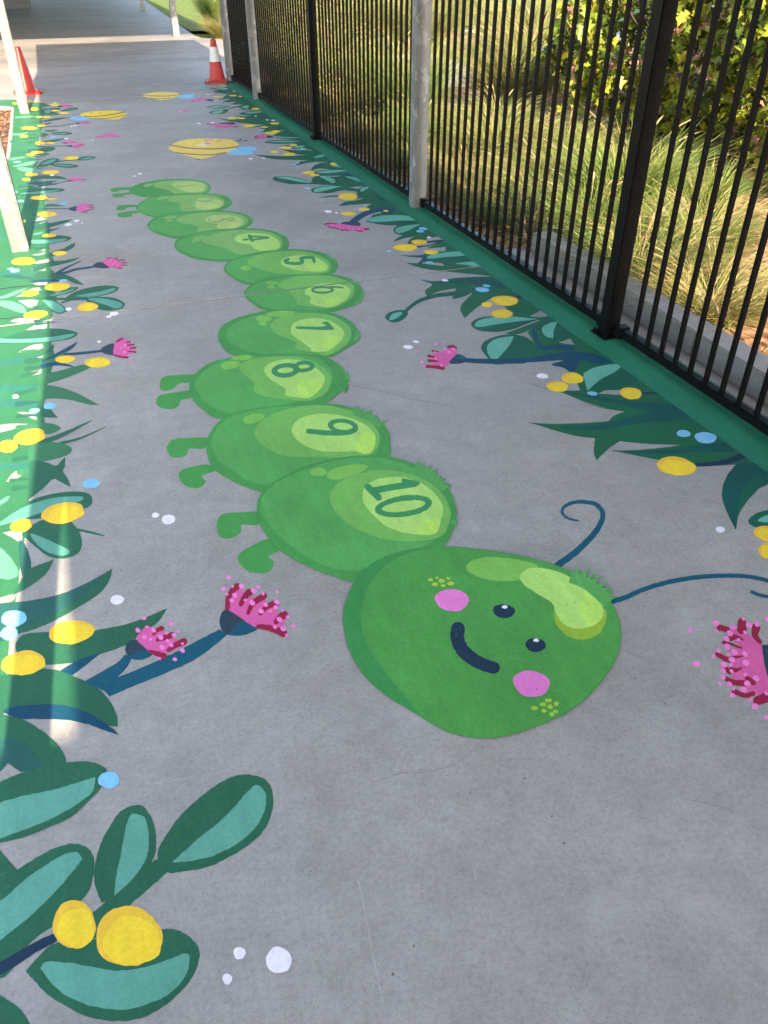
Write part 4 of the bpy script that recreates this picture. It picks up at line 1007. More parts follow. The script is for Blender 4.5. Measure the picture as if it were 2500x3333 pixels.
BLOSSOMS = '''
@painted_blossom|largest pink painted blossom on a teal stem left of the caterpillar's neck|mural flower|painted pink blossoms
stem teal LC 505,880c 640,835 800,770 950,700 1080,632 1185,578c 1228,606c 1150,672 1050,742 900,812 740,877 592,942c 555,905
calyx calyx LC 1186,530 1198,488 1230,470 1290,500 1392,568 1340,600 1280,612 1220,602 1193,570
> underside teal LC 1240,602 1280,555 1330,535 1392,568 1340,602 1280,613
petals pink LC 1235,472 1222,440 1232,400 1262,350 1295,345 1312,375 1335,402 1370,402 1410,395 1432,415 1440,445 1485,435 1498,455 1492,482 1525,492 1542,520 1528,560 1540,588 1490,582 1440,562 1392,570 1340,545 1285,505
> tip maroon LC s:26,34 1228,462 1232,415 1255,370 1282,345
> tip maroon LC s:22,40 1300,445 1320,405 1345,378
> tip maroon LC s:21,38 1340,490 1365,440 1425,398
> tip maroon LC s:20,36 1405,495 1440,458 1492,436
> tip maroon LC s:24,44 1490,540 1510,515 1535,498
> tip maroon LC s:24,44 1395,562 1460,572 1530,598
DOTS pinklight LC 13 1236,298 1305,345 1225,388 1268,395 1252,422 1325,420 1362,435 1395,350 1420,385 1370,370 1497,375 1435,445 1410,480 1460,480 1495,430 1490,458 1525,475 1510,525 1555,510 1485,565 1530,575 1548,608 1585,560 1208,360 1255,345
@painted_blossom|small pink painted blossom just left of the largest one|mural flower|painted pink blossoms
stem teal LC 450,862c 560,800 630,760 680,712c 712,732c 680,790 632,838c 570,905 520,890c
calyx calyx LC 676,690 690,650 735,633 790,670 822,712 780,737 730,740 690,717
> underside teal LC 700,728 740,700 790,690 822,712 780,738 730,741
petals pink LC 738,632 755,600 790,562 830,572 870,578 900,605 940,630 980,650 960,680 890,712 850,728 800,692
> tip maroon LC s:15,28 830,605 845,585 872,572
> tip maroon LC s:19,34 850,635 885,625 928,608
> tip maroon LC s:22,40 910,690 945,665 990,645
> tip maroon LC s:19,34 810,698 850,710 885,722
DOTS pinklight LC 12 777,518 745,583 792,565 830,582 780,620 815,632 868,622 900,597 905,640 925,547 963,588 925,662 940,610 985,655 985,692 945,740 862,735 875,675
@painted_blossom|big pink and maroon painted blossom cut by the right edge beside the caterpillar's face|mural flower|painted pink blossoms
calyx calyx RC 1588,828c 1640,826 1720,850 1780,960 1780,1060 1720,1150 1655,1172c 1618,1020
> underside teal RC 1625,880 1680,870 1740,930 1760,1000 1700,960 1650,920
petals pink RC 1590,825c 1500,750 1400,680 1310,655 1255,672 1285,712 1405,775c 1330,785 1290,780 1380,858c 1260,868 1228,888 1300,950 1395,948c 1290,985 1270,1060 1395,1065c 1340,1105 1265,1160 1280,1200 1350,1222 1420,1200 1450,1160 1512,1225 1500,1262 1390,1268 1400,1300 1500,1352 1600,1367 1720,1340 1740,1200 1655,1168c 1615,1020
> tip maroon RC s:70,60 1140,640 1190,652 1245,675
> tip maroon RC s:90,104 1378,575 1376,660
> tip maroon RC s:96,40 1530,640 1520,720 1575,800
> tip maroon RC s:80,8 1265,745 1330,745 1400,778
> tip maroon RC s:40,20 1180,800 1260,820 1372,860
> tip maroon RC s:50,60 1112,925 1180,968 1250,992
> tip maroon RC s:40,10 1262,968 1340,955 1395,945
> tip maroon RC s:50,50 1195,1070 1245,1125
> tip maroon RC s:70,6 1270,1098 1330,1092 1390,1066
> tip maroon RC s:50,66 1200,1188 1290,1232 1395,1238
> tip maroon RC s:60,60 1435,1190 1500,1235
> tip maroon RC s:56,50 1295,1325 1400,1372 1500,1352
> tip maroon RC s:100,110 1545,1430 1640,1395
DOTS pinklight RC 31 820,672 1095,590 1100,675 1250,700 1210,760 1340,770 1220,845 1125,890 1070,950 1295,905 1235,930 1410,925 1270,985 1260,1040 1180,1040 1175,1105 1265,1110 1420,1020 1415,1145 1175,1175 1530,1185 1140,1240 1240,1250 1435,1240 1285,1300 1395,1310 1275,1370 1470,1420 1520,1490 1640,1350 1640,1610 885,1030 1410,690 1455,612 1540,600 1395,545 1280,640 1650,545
@painted_blossom|pink painted blossom on a long teal stem growing from the fence border beside number eight|mural flower|painted pink blossoms
stem tealdark Z4 135,888c 280,845 480,820 600,830 735,882c 620,892 540,872 490,945 430,916 360,897 430,872 280,880
stem tealdark Z4 s:34,20 480,800 380,790 300,795 250,690
stem tealdark RA s:26,34 950,1240 1050,1245 1150,1246 1300,1242
calyx calyx RA 855,1257 868,1222 900,1203 940,1214 962,1240 920,1259
> underside teal RA 880,1225 905,1208 940,1216 955,1236 910,1232
petals pink RA 892,1205 897,1172 870,1162 840,1177 800,1190 760,1200 748,1225 745,1255 765,1272 800,1285 840,1270 858,1240
> tip maroon RA s:18,14 848,1160 875,1156 893,1168
> tip maroon RA s:14,8 752,1184 785,1188
> tip maroon RA s:18,8 728,1213 765,1222
> tip maroon RA s:18,8 730,1242 785,1246
> tip maroon RA s:18,22 710,1276 770,1280 815,1288
DOTS pinklight RA 8 825,1175 850,1190 800,1220 770,1230 705,1275 765,1190 690,1250 740,1315 820,1132 770,1143 655,1187 805,1270 880,1172
@painted_blossom|flat pink painted blossom hanging below a dark teal stem at the square fence post|mural flower|painted pink blossoms
stem tealdark RE s:64,40 640,755 700,705 780,655 880,620 980,600 1085,605
stem tealdark RE s:30,16 980,640 1060,640 1110,605
calyx calyx RE 526,757 560,740 630,733 720,740 744,765 720,780 600,770
petals pink RE 350,767 400,752 520,758 620,770 740,785 800,800 832,815 790,833 740,838 650,828 560,828 480,810 400,790
> tip maroon RE s:14,10 352,764 410,752 490,757
> tip maroon RE s:10,10 390,788 440,800 520,815
> tip maroon RE s:14,12 535,830 570,822 610,828
> tip maroon RE s:12,12 695,830 760,842
> tip maroon RE s:20,22 790,818 826,815
DOTS pinklight RE 8 430,770 510,797 590,805 660,812 720,822 480,782 620,790 560,812
@painted_blossom|long flat pink painted blossom above the largest bee|mural flower|painted pink blossoms
calyx calyx RD 365,502 450,492 520,488 552,512 450,514
petals pink RD 246,511 330,508 450,511 540,520 582,538 520,549 420,541 330,536
> tip maroon RD s:8,6 248,511 330,508
> tip maroon RD s:10,8 545,540 580,537
> tip maroon RD s:6,6 340,538 420,543 470,540
@painted_blossom|little pink painted blossom pointing left from the fence border beside the largest bee's feelers|mural flower|painted pink blossoms
calyx calyx RD 880,640 920,635 968,650 910,661
petals pink RD 750,642 800,628 880,632 886,660 800,668 762,662
> tip maroon RD s:8,6 752,645 790,640
> tip maroon RD s:8,6 765,660 800,655
@painted_blossom|pink painted blossom farthest away on the fence side|mural flower|painted pink blossoms
calyx calyx RD 228,250 280,238 322,256 270,263
petals pink RD 62,270 100,245 180,228 247,230 232,252 150,264
> tip maroon RD s:6,5 65,268 110,262
> tip maroon RD s:5,4 150,236 190,228
@painted_blossom|pink painted blossom pointing right from the left border beside the caterpillar's second pair of feet|mural flower|painted pink blossoms
stem leafb LF s:14,10 420,290 600,292 830,292
calyx calyx LF 818,293 860,275 925,264 918,316 860,316
petals pink LF 914,300 930,265 970,238 1055,236 1062,270 1045,300 1028,338 980,335
> tip maroon LF s:8,12 1050,255 1118,247
> tip maroon LF s:8,12 1060,278 1124,271
> tip maroon LF s:8,12 1060,298 1122,296
> tip maroon LF s:8,10 1020,315 1066,313
> tip maroon LF s:8,12 975,330 1038,340
DOTS pinklight LF 8 990,270 1030,290 1000,310 1060,285
@painted_blossom|pink painted blossom on a forked teal stem left of number six|mural flower|painted pink blossoms
stem tealdark LF s:34,22 680,1072 780,1062 900,1022 1040,1002 1130,985
stem tealdark LF s:34,8 690,1062 780,1010 880,962 975,916
calyx calyx LF 1116,987 1140,950 1200,933 1252,940 1318,997 1220,1005
petals pink LF 1240,937 1270,900 1300,882 1370,897 1420,920 1460,940 1470,970 1450,1000 1380,1002 1312,992
> tip maroon LF s:8,14 1278,890 1330,878
> tip maroon LF s:8,14 1366,895 1410,886
> tip maroon LF s:8,14 1408,912 1490,908
> tip maroon LF s:8,14 1460,943 1520,942
> tip maroon LF s:8,14 1460,968 1524,972
> tip maroon LF s:8,14 1380,1000 1465,1008
DOTS pinklight LF 9 1330,920 1380,940 1420,960 1350,960 1400,985
@painted_blossom|pink painted blossom on a straight teal stem left of number seven|mural flower|painted pink blossoms
stem tealdark LA s:24,18 500,1552 640,1538 785,1522
calyx calyx LA 776,1522 800,1488 885,1466 882,1550 820,1547
petals pink LA 882,1472 900,1432 940,1424 985,1442 1000,1470 1028,1500 1028,1530 990,1550 950,1572 880,1556
> tip maroon LA s:16,14 902,1450 945,1424
> tip maroon LA s:7,12 975,1455 1015,1450
> tip maroon LA s:7,12 980,1478 1032,1472
> tip maroon LA s:8,14 1000,1502 1046,1496
> tip maroon LA s:8,14 990,1525 1046,1530
> tip maroon LA s:12,16 880,1555 940,1568 985,1572
DOTS pinklight LA 9 930,1500 965,1480 990,1500 960,1530 1010,1605 1000,1580 1020,1455
@painted_blossom|pink painted blossom pointing right just above the caterpillar's tail feet level|mural flower|painted pink blossoms
stem leafb LE s:9,7 540,1062 640,1045 725,1028
calyx calyx LE 722,1028 760,1010 815,1026
petals pink LE 735,1006 770,988 830,993 900,1001 932,1012 860,1023 780,1021
> tip maroon LE s:6,5 880,1012 930,1013
@painted_blossom|lower pink bloom of the pair beside the left border below the pink butterfly|mural flower|painted pink blossoms
stem leafb LE s:9,7 390,652 560,650 730,645
calyx calyx LE 715,650 770,638 800,660
petals pink LE 778,658 830,626 900,620 913,634 860,660 820,672
> tip maroon LE s:6,5 860,640 912,634
@painted_blossom|upper pink bloom of the pair beside the left border below the pink butterfly|mural flower|painted pink blossoms
calyx calyx LE 668,617 710,606 745,621
petals pink LE 692,606 720,590 800,595 833,612 760,621
> tip maroon LE s:6,5 770,602 830,612
@painted_blossom|thin stemmed pink painted blossom just below the left bee|mural flower|painted pink blossoms
stem leafb LE s:8,6 460,442 620,436 720,420 812,404
calyx calyx LE 805,407 850,392 890,406
petals pink LE 838,386 900,381 978,395 920,409 870,406
> tip maroon LE s:5,4 910,392 975,396
@painted_blossom|pink painted blossom farthest away on the left border|mural flower|painted pink blossoms
calyx calyx LE 618,224 660,205 690,227
petals pink LE 648,206 700,200 792,219 720,230
> tip maroon LE s:5,4 720,212 790,219
'''

SPRIGS = '''
@painted_leaf_sprig|large painted sprig with two pale-centred leaves at the lower left corner|mural leaves|painted leaf sprigs
stem leafd LD s:110,90 480,1040 600,930 760,790 880,690
leaf leafd LD 860,700c 850,620 890,540 960,440 1060,340 1180,250 1270,208 1350,202 1430,225 1468,280 1475,370 1445,470 1370,560 1250,640 1120,700 1000,722 920,735c
> highlight leafl LD 928,676c 1000,610 1090,530 1180,460 1270,370 1330,300 1380,257 1420,280 1438,330 1420,420 1360,510 1270,580 1150,640 1040,665
leaf leafd LD 545,890c 510,780 515,680 545,570 600,470 650,400 720,368 770,372 810,420 838,500 842,600 820,680 850,640c 760,800 660,880
> highlight leafl LD 617,855c 630,740 655,620 675,510 700,422 745,415 785,440 803,520 800,610 770,690 710,770
leaf leafd LD -60,820c 60,740 180,660 290,600 390,575 460,590 503,640 505,740 480,830 420,900 340,980 200,1080 80,1180 -60,1290c
> highlight leafl LD -60,910c 20,870 120,780 230,700 330,640 410,618 445,655c 380,740 300,830 180,950 60,1050 -60,1150c
leaf leafd LD 140,1260c 280,1120 420,1100 600,1080 760,1060 870,1035 960,1042 1040,1090 1078,1160 1060,1250 1000,1350 900,1440 780,1510 640,1533 500,1515 370,1460 260,1390 190,1320
> highlight leafl LD 218,1245c 250,1212 350,1215 500,1240 640,1260 780,1240 900,1205 1000,1168 1025,1195 1000,1290 920,1380 800,1440 660,1470 500,1450 370,1400 280,1330
leaf leafd LD -60,1090c 60,1100 130,1120 100,1200 30,1290 -60,1310c
stem navy LD s:66,46 -40,1270 60,1215 180,1140 290,1085
@painted_leaf_sprig|dark painted leaf tip entering at the left edge above the lower corner|mural leaves|painted leaf sprigs
leaf leafd LD -80,540c 0,612 60,680 110,730c 60,790 -80,860c
@painted_leaf_sprig|dark painted leaf tip cut off by the bottom left corner|mural leaves|painted leaf sprigs
leaf leafd LD -80,1380c 0,1395 60,1430 120,1480 165,1560 190,1640c -80,1660c
@painted_leaf_sprig|painted sprig of two pale-centred leaves left of number six|mural leaves|painted leaf sprigs
stem leafd LF s:26,34 560,1370 700,1375 850,1375 1050,1372
stem leafd LF s:20,20 740,1420 850,1385 950,1365
leaf leafd LF 800,1352 900,1290 1020,1250 1180,1220 1300,1213 1400,1226 1424,1250 1380,1290 1250,1332 1100,1356 920,1362 820,1385
> highlight leafl LF 912,1342 1050,1310 1200,1285 1330,1250 1387,1244 1360,1280 1230,1326 1080,1350
leaf leafd LF 1038,1386 1080,1360 1200,1348 1350,1358 1450,1395 1499,1440 1460,1490 1350,1514 1230,1511 1150,1480 1060,1420
> highlight leafl LF 1058,1380 1150,1362 1300,1380 1420,1410 1467,1440 1450,1476 1380,1489 1280,1450 1180,1420
leaf leafd LF 498,1380 600,1383 720,1430 792,1490 802,1520 740,1550 680,1547 600,1502 540,1440
> highlight leafl LF 510,1390 620,1395 720,1445 772,1500 740,1536 680,1531 610,1490 550,1430
leaf leafd LF 560,1345 700,1300 830,1240 932,1234 930,1257 850,1300 700,1337
> highlight leafl LF 590,1335 720,1300 850,1262 900,1255 820,1295 700,1328
leaf leafm LF 560,1600 590,1560 640,1560 600,1610
@painted_leaf_sprig|painted sprig reaching right from the left border with a yellow ball at its fork|mural leaves|painted leaf sprigs
stem leafd LE s:14,10 400,878 560,832 700,806 850,795
leaf leafd LE 408,862 480,800 580,780 642,790 630,815 540,852 430,877
> highlight leafl LE 450,845 520,805 600,790 590,810 520,840
leaf leafd LE 540,850 640,838 760,843 850,862 790,882 650,876
> highlight leafl LE 580,852 680,848 800,862 700,868
leaf leafd LE 825,800 860,770 960,756 1032,764 1010,785 920,802
> highlight leafl LE 870,790 950,768 1010,768 940,790
'''

BALLS = '''
L LD 1 400,1010 116,130
L LD 2 695,1075 180,162
L LC o 385,592 125,62 -8
L LC o 125,760 120,65 -8
L LB o 485,1350 165,80 -10
L LB o 162,1447 85,50 -14
L LB o 228,762 122,60 -12
L LB o 60,835 75,48 -8
L LB o 503,163 78,30 -4
L LB o 752,188 98,40 -3
L LF o 1050,1470 128,52 -6
L LF o 430,1562 148,46 -6
L LF o 360,1308 104,36 -5
L LF o 690,1228 150,50 -5
L LF o 280,922 140,46 -4
L LF o 715,826 90,28 -3
L LF o 592,613 85,22 -2
L LF o 565,358 115,34 -1
L LF o 470,160 108,25 -2
L LF o 630,173 60,14 -1
L LF o 295,440 15,18
L LE o 545,930 95,22 -3
L LE o 340,953 72,18
L LE o 285,1010 45,14
L LE o 770,778 82,20 -2
L LE o 405,716 72,15 -2
L LE o 332,742 45,14
L LE o 440,616 60,16
L LE o 548,614 50,11
L LE o 258,542 45,14
L LE o 315,454 88,17
L LE o 455,428 50,11
L LE o 500,335 50,11
L LE o 425,335 30,10
L LE o 372,248 42,18
L LE o 165,187 30,10
L LE o 590,200 55,15
L LE o 600,265 48,10
L LE o 690,290 52,12
L LE o 325,165 28,10
R RB o 1040,450 135,62 7
R RB o 1650,905 88,52 10
R RB o 1660,1020 66,56 0
R Z4 o 485,978 66,34 3
R Z4 o 395,1028 66,32 3
R Z4 o 835,1069 66,35 5
R RA o 1185,882 82,30 2
R RA o 1080,905 34,16
R RA o 1168,960 65,27
R RA o 588,563 72,22
R RA o 672,530 48,15
R RA o 743,591 44,14
R RE o 605,462 106,40
R RE o 778,601 62,16
R RE o 610,647 84,22
R RE o 1015,618 28,10
R RE o 475,110 65,15
R RE o 182,205 66,17
R RE o 245,230 55,11
R RD o 1095,767 66,15
R RD o 1180,737 42,11
R RD o 978,810 44,14
R RD o 1130,835 70,17
R RD o 932,608 62,15
R RD o 990,589 50,12
R RD o 977,503 50,12
R RD o 865,542 38,9
R RD o 697,527 70,17
R RD o 780,345 56,12
R RD o 520,447 50,12
R RD o 615,448 48,8
R RD o 370,215 56,9
R RD o 527,203 45,8
R RD o 612,211 30,7
R RD o 570,157 46,8
R RD o 440,97 60,6
'''

DOTS_W = '''
L LD 1293,1165 33,33
L LD 1505,1203 69,72
L LD 1227,1305 25,29
L LC 633,418 36,26
L LB 1200,1367 28,20
L LB 1300,1400 52,38
L LB 120,452 25,15
L LB 765,28 16,8
L LF 1368,1552 55,24
L LF 1305,1586 35,15
L LF 822,1497 37,18
L LF 820,483 48,17
L LF 922,437 33,13
L LF 983,462 14,6
L LF 485,415 40,14
L LE 1512,947 27,8
L LE 1454,972 18,5
L LE 997,587 18,5
L LE 950,598 6,4
L LE 565,963 28,8
L LE 717,567 24,6
L LE 815,428 25,5
L LE 775,435 15,5
L LE 597,178 16,5
L LE 1050,245 8,4
R Z4 306,965 35,15
R RB 1336,878 31,20
R RA 605,1160 30,12
R RA 652,1128 20,8
R RA 826,760 20,7
R RA 126,347 23,8
R RA 176,356 10,4
R RA 731,502 12,5
R RD 716,885 22,7
R RD 858,878 20,5
R RD 158,502 22,6
R RD 303,497 20,7
R RD 895,465 18,5
R RD 960,470 25,6
R RD 770,424 12,5
R RD 255,190 16,4
R RD 292,180 12,4
R RD 860,330 16,4
R RD 617,122 12,4
'''
DOTS_B = '''
L LD 588,230 58,46
L LC 75,520 70,45
L LC 50,600 48,38
L LB 705,1123 68,36
L LB 385,525 50,24
L LB 265,562 42,20
L LF 180,1035 58,22
L LF 128,1013 38,13
L LF 760,1157 52,20
L LF 760,228 45,18
L LF 248,200 40,13
L LE 188,820 42,9
L LE 575,550 40,9
R Z4 605,1070 32,12
R RB 1090,230 48,24
R RB 1237,258 75,38
R RA 1050,816 42,14
R RA 1076,793 24,8
R RA 695,450 27,9
R RA 678,466 24,7
R RA 735,655 25,9
R RA 491,586 16,7
R RE 165,373 34,11
R RD 1185,947 28,8
R RD 1222,929 25,6
R RD 1283,778 30,10
R RD 820,575 32,7
'''

def expand_dots(data):
    out = []
    for line in data.splitlines():
        if line.startswith('DOTS'):
            _, c, reg, r_, *ps = line.split(); r_ = float(r_)
            for i, p in enumerate(ps):
                k = 1 + 0.3 * math.sin(i * 2.3); out.append('> dot %s %s o %s %.1f,%.1f %d' % (c, reg, p, r_ * k, r_ * k * 0.78, (i * 37) % 60))
        else: out.append(line)
    return '\n'.join(out)

ORD = ['nearest', 'second nearest', 'third nearest', 'fourth nearest', 'fifth nearest', 'sixth nearest', 'seventh nearest', 'eighth nearest', 'ninth nearest', 'tenth nearest']
def nth(i):
    if i < 10: return ORD[i]
    n = i + 1; suf = 'th' if 10 <= n % 100 <= 20 else {1: 'st', 2: 'nd', 3: 'rd'}.get(n % 10, 'th')
    return '%d%s nearest' % (n, suf)

def near_order(rows):
    """rows: (side, cx, cy, ...) in plan; returns the rank of each along its own side"""
    rank = {}
    for side in 'LR':
        idx = sorted((i for i, r in enumerate(rows) if r[0] == side), key=lambda i: on_ground(rows[i][1], rows[i][2])[1])
        for k, i in enumerate(idx): rank[i] = k
    return rank

def border_blades():
    # many thin overlapping blades painted along the left border
    r = random.Random(41); out = []
    for reg, y0, y1, step, xa, xb, dx, h in (('LE', 215, 1310, 21, 330, 430, 150, 13), ('LF', 20, 1740, 62, 420, 540, 170, 26), ('LB', 60, 1180, 85, 210, 300, 130, 30)):
        y = y0
        while y < y1:
            x = r.uniform(xa, xb) - (y - y0) / (y1 - y0) * (90 if reg != 'LF' else -40); x2 = x + dx * r.uniform(0.5, 1.15); yy = y + r.uniform(-0.5, 0.5) * step; up = r.uniform(-1.6, 0.8) * h
            out.append('leaf %s %s s:%d,3 %d,%d %d,%d %d,%d' % (r.choice(('leafd', 'leafd', 'leafm', 'leafb')), reg, h * r.uniform(0.9, 1.7), x - 60, yy + h * 0.5, x + (x2 - x) * 0.45, yy + up * 0.25, x2, yy + up)); y += step
    return '\n'.join(out)
_k = BORDERS.index('leaf llight LF -60,1360c')
build_things(BORDERS[:_k] + border_blades() + '\n' + BORDERS[_k:])
build_things(SPRIGS)
build_things(expand_dots(BLOSSOMS))
build_things(CATERPILLAR)
build_things(FIGURES)

SIDE = {'L': 'left border', 'R': 'fence-side border'}
rows = []
for ln in BALLS.strip().splitlines():
    t = ln.split(); x0, y0, w = REG[t[1]]; s = w / 1659.0
    cx, cy = map(float, t[3].split(',')); rx, ry = map(float, t[4].split(',')); rot = float(t[5]) if len(t) > 5 else 0
    rows.append((t[0], x0 + cx * s, y0 + cy * s, rx * s, ry * s, rot))
rk = near_order(rows)
for i, (sd_, cx, cy, rx, ry, rot) in enumerate(rows):
    g = on_ground(cx, cy)
    lab = '%s yellow painted ball along the %s counting from the camera' % (nth(rk[i]), SIDE[sd_])
    o = ellipse(cx, cy, rx, ry, rot, 34, 0.025)
    if rx > 20:
        root = empty('painted_yellow_ball', (g[0], g[1], 0))
        build_shape('ball', 'yellowdark', o, root, g)
        build_shape('highlight', 'yellow', ellipse(cx + rx * 0.10, cy + ry * 0.16, rx * 0.87, ry * 0.82, rot, 34, 0.05), root, g)
    else:
        root = build_shape('painted_yellow_ball', 'yellow', o, None, g); root.location = (g[0], g[1], 0)
    tag(root, lab, 'mural ball', 'yellow painted balls')
for data, colr, cname in ((DOTS_W, 'white', 'white'), (DOTS_B, 'blue', 'light blue')):
    rows = []
    for ln in data.strip().splitlines():
        t = ln.split(); x0, y0, w = REG[t[1]]; s = w / 1659.0
        cx, cy = map(float, t[2].split(',')); rx, ry = map(float, t[3].split(','))
        rows.append((t[0], x0 + cx * s, y0 + cy * s, rx * s, ry * s))
    rk = near_order(rows)
    for i, (sd_, cx, cy, rx, ry) in enumerate(rows):
        g = on_ground(cx, cy)
        o = build_shape('painted_dot', colr, ellipse(cx, cy, rx, ry, -6 if sd_ == 'L' else 5, 20, 0.03), None, g); o.location = (g[0], g[1], 0)
        tag(o, '%s %s painted dot along the %s counting from the camera' % (nth(rk[i]), cname, SIDE[sd_]), 'mural dot', '%s painted dots' % cname)

# hairline cracks and drag scratches in the slab
for ln in """crack crack BT s:2.2,1.4 245,160 330,131 430,124 530,96 590,52 640,35
crack crack BT s:2.6,1.6 1360,222 1450,240 1510,256 1560,276
crack crack RC s:7,4 60,880 180,921 300,962 430,1026
crack crack RB s:3,2 560,905 640,960 760,1000
scratch scratch BT s:4,2.5 185,520 212,650 240,800 275,965
scratch scratch CB s:5,3 985,72 1120,100 1300,142 1520,188
scratch scratch BT s:3,2 600,470 610,520
scratch scratch LD s:4,2 830,250 930,235 1040,212
crack crack CE s:3,2 1530,115 1550,122 1570,134""".splitlines():
    n_, c_, o_, h_ = shape_from(ln); build_shape(n_, c_, o_[0], walk, (0, 0), h_)

# ================================================================== planting
rv = random.Random(21)
STRAW = [(0.297, 0.252, 0.081), (0.378, 0.315, 0.117), (0.243, 0.207, 0.063), (0.324, 0.252, 0.108)]
GREEN = [(0.117, 0.18, 0.032), (0.162, 0.225, 0.041), (0.198, 0.243, 0.054), (0.099, 0.171, 0.041)]
def grass_mesh(seed, n, radius, height, straw, lean=1.0):
    r = random.Random(seed); V = []; F = []; T = []
    for i in range(n):
        a = r.uniform(0, 6.283); d = radius * 0.45 * math.sqrt(r.random())
        bx, by = d * math.cos(a), d * math.sin(a)
        a2 = a + r.gauss(0, 0.6); h = height * r.uniform(0.55, 1.1); out = lean * radius * r.uniform(0.3, 1.3); droop = r.uniform(0.0, 0.5)
        w = r.uniform(0.0024, 0.0056); tw = r.uniform(0, 3.14); px, py = math.cos(tw), math.sin(tw)
        c = r.choice(STRAW) if r.random() < straw else r.choice(GREEN); k = r.uniform(0.75, 1.2); c = tuple(q * k for q in c)
        b = len(V); S = 5
        for j in range(S + 1):
            t = j / S
            x = bx + math.cos(a2) * out * t ** 1.7; y = by + math.sin(a2) * out * t ** 1.7; z = h * (t - droop * t ** 3 * 0.6)
            ww = w * (1 - t) ** 0.6 if j < S else 0.0004
            V.append((x - px * ww, y - py * ww, z)); V.append((x + px * ww, y + py * ww, z))
        for j in range(S): F.append((b + 2 * j, b + 2 * j + 1, b + 2 * j + 3, b + 2 * j + 2)); T.append(c)
    return tinted_mesh('blades', V, F, T)

def plume_mesh(seed, n, radius, height):
    r = random.Random(seed); V = []; F = []; T = []
    for i in range(n):
        a = r.uniform(0, 6.283); out = radius * r.uniform(0.5, 1.35); h = height * r.uniform(0.8, 1.15)
        st = [(math.cos(a) * out * t ** 2, math.sin(a) * out * t ** 2, h * (t - 0.18 * t ** 4)) for t in (0, 0.3, 0.6, 0.8, 0.87, 0.94, 1.0)]
        rad = (0.0012, 0.0012, 0.0012, 0.0018, 0.007, 0.006, 0.001); c = r.choice(STRAW); k = r.uniform(0.9, 1.35); c = tuple(min(q * k, 0.7) for q in (c[0], c[1] * 0.93, c[2] * 1.1))
        b = len(V)
        for (x, y, z), q in zip(st, rad):
            for m_ in range(5):
                an = 6.283 * m_ / 5; V.append((x + q * math.cos(an), y + q * math.sin(an), z))
        for j in range(len(st) - 1):
            for m_ in range(5):
                F.append((b + j * 5 + m_, b + j * 5 + (m_ + 1) % 5, b + (j + 1) * 5 + (m_ + 1) % 5, b + (j + 1) * 5 + m_)); T.append(c)
    return tinted_mesh('plumes', V, F, T)

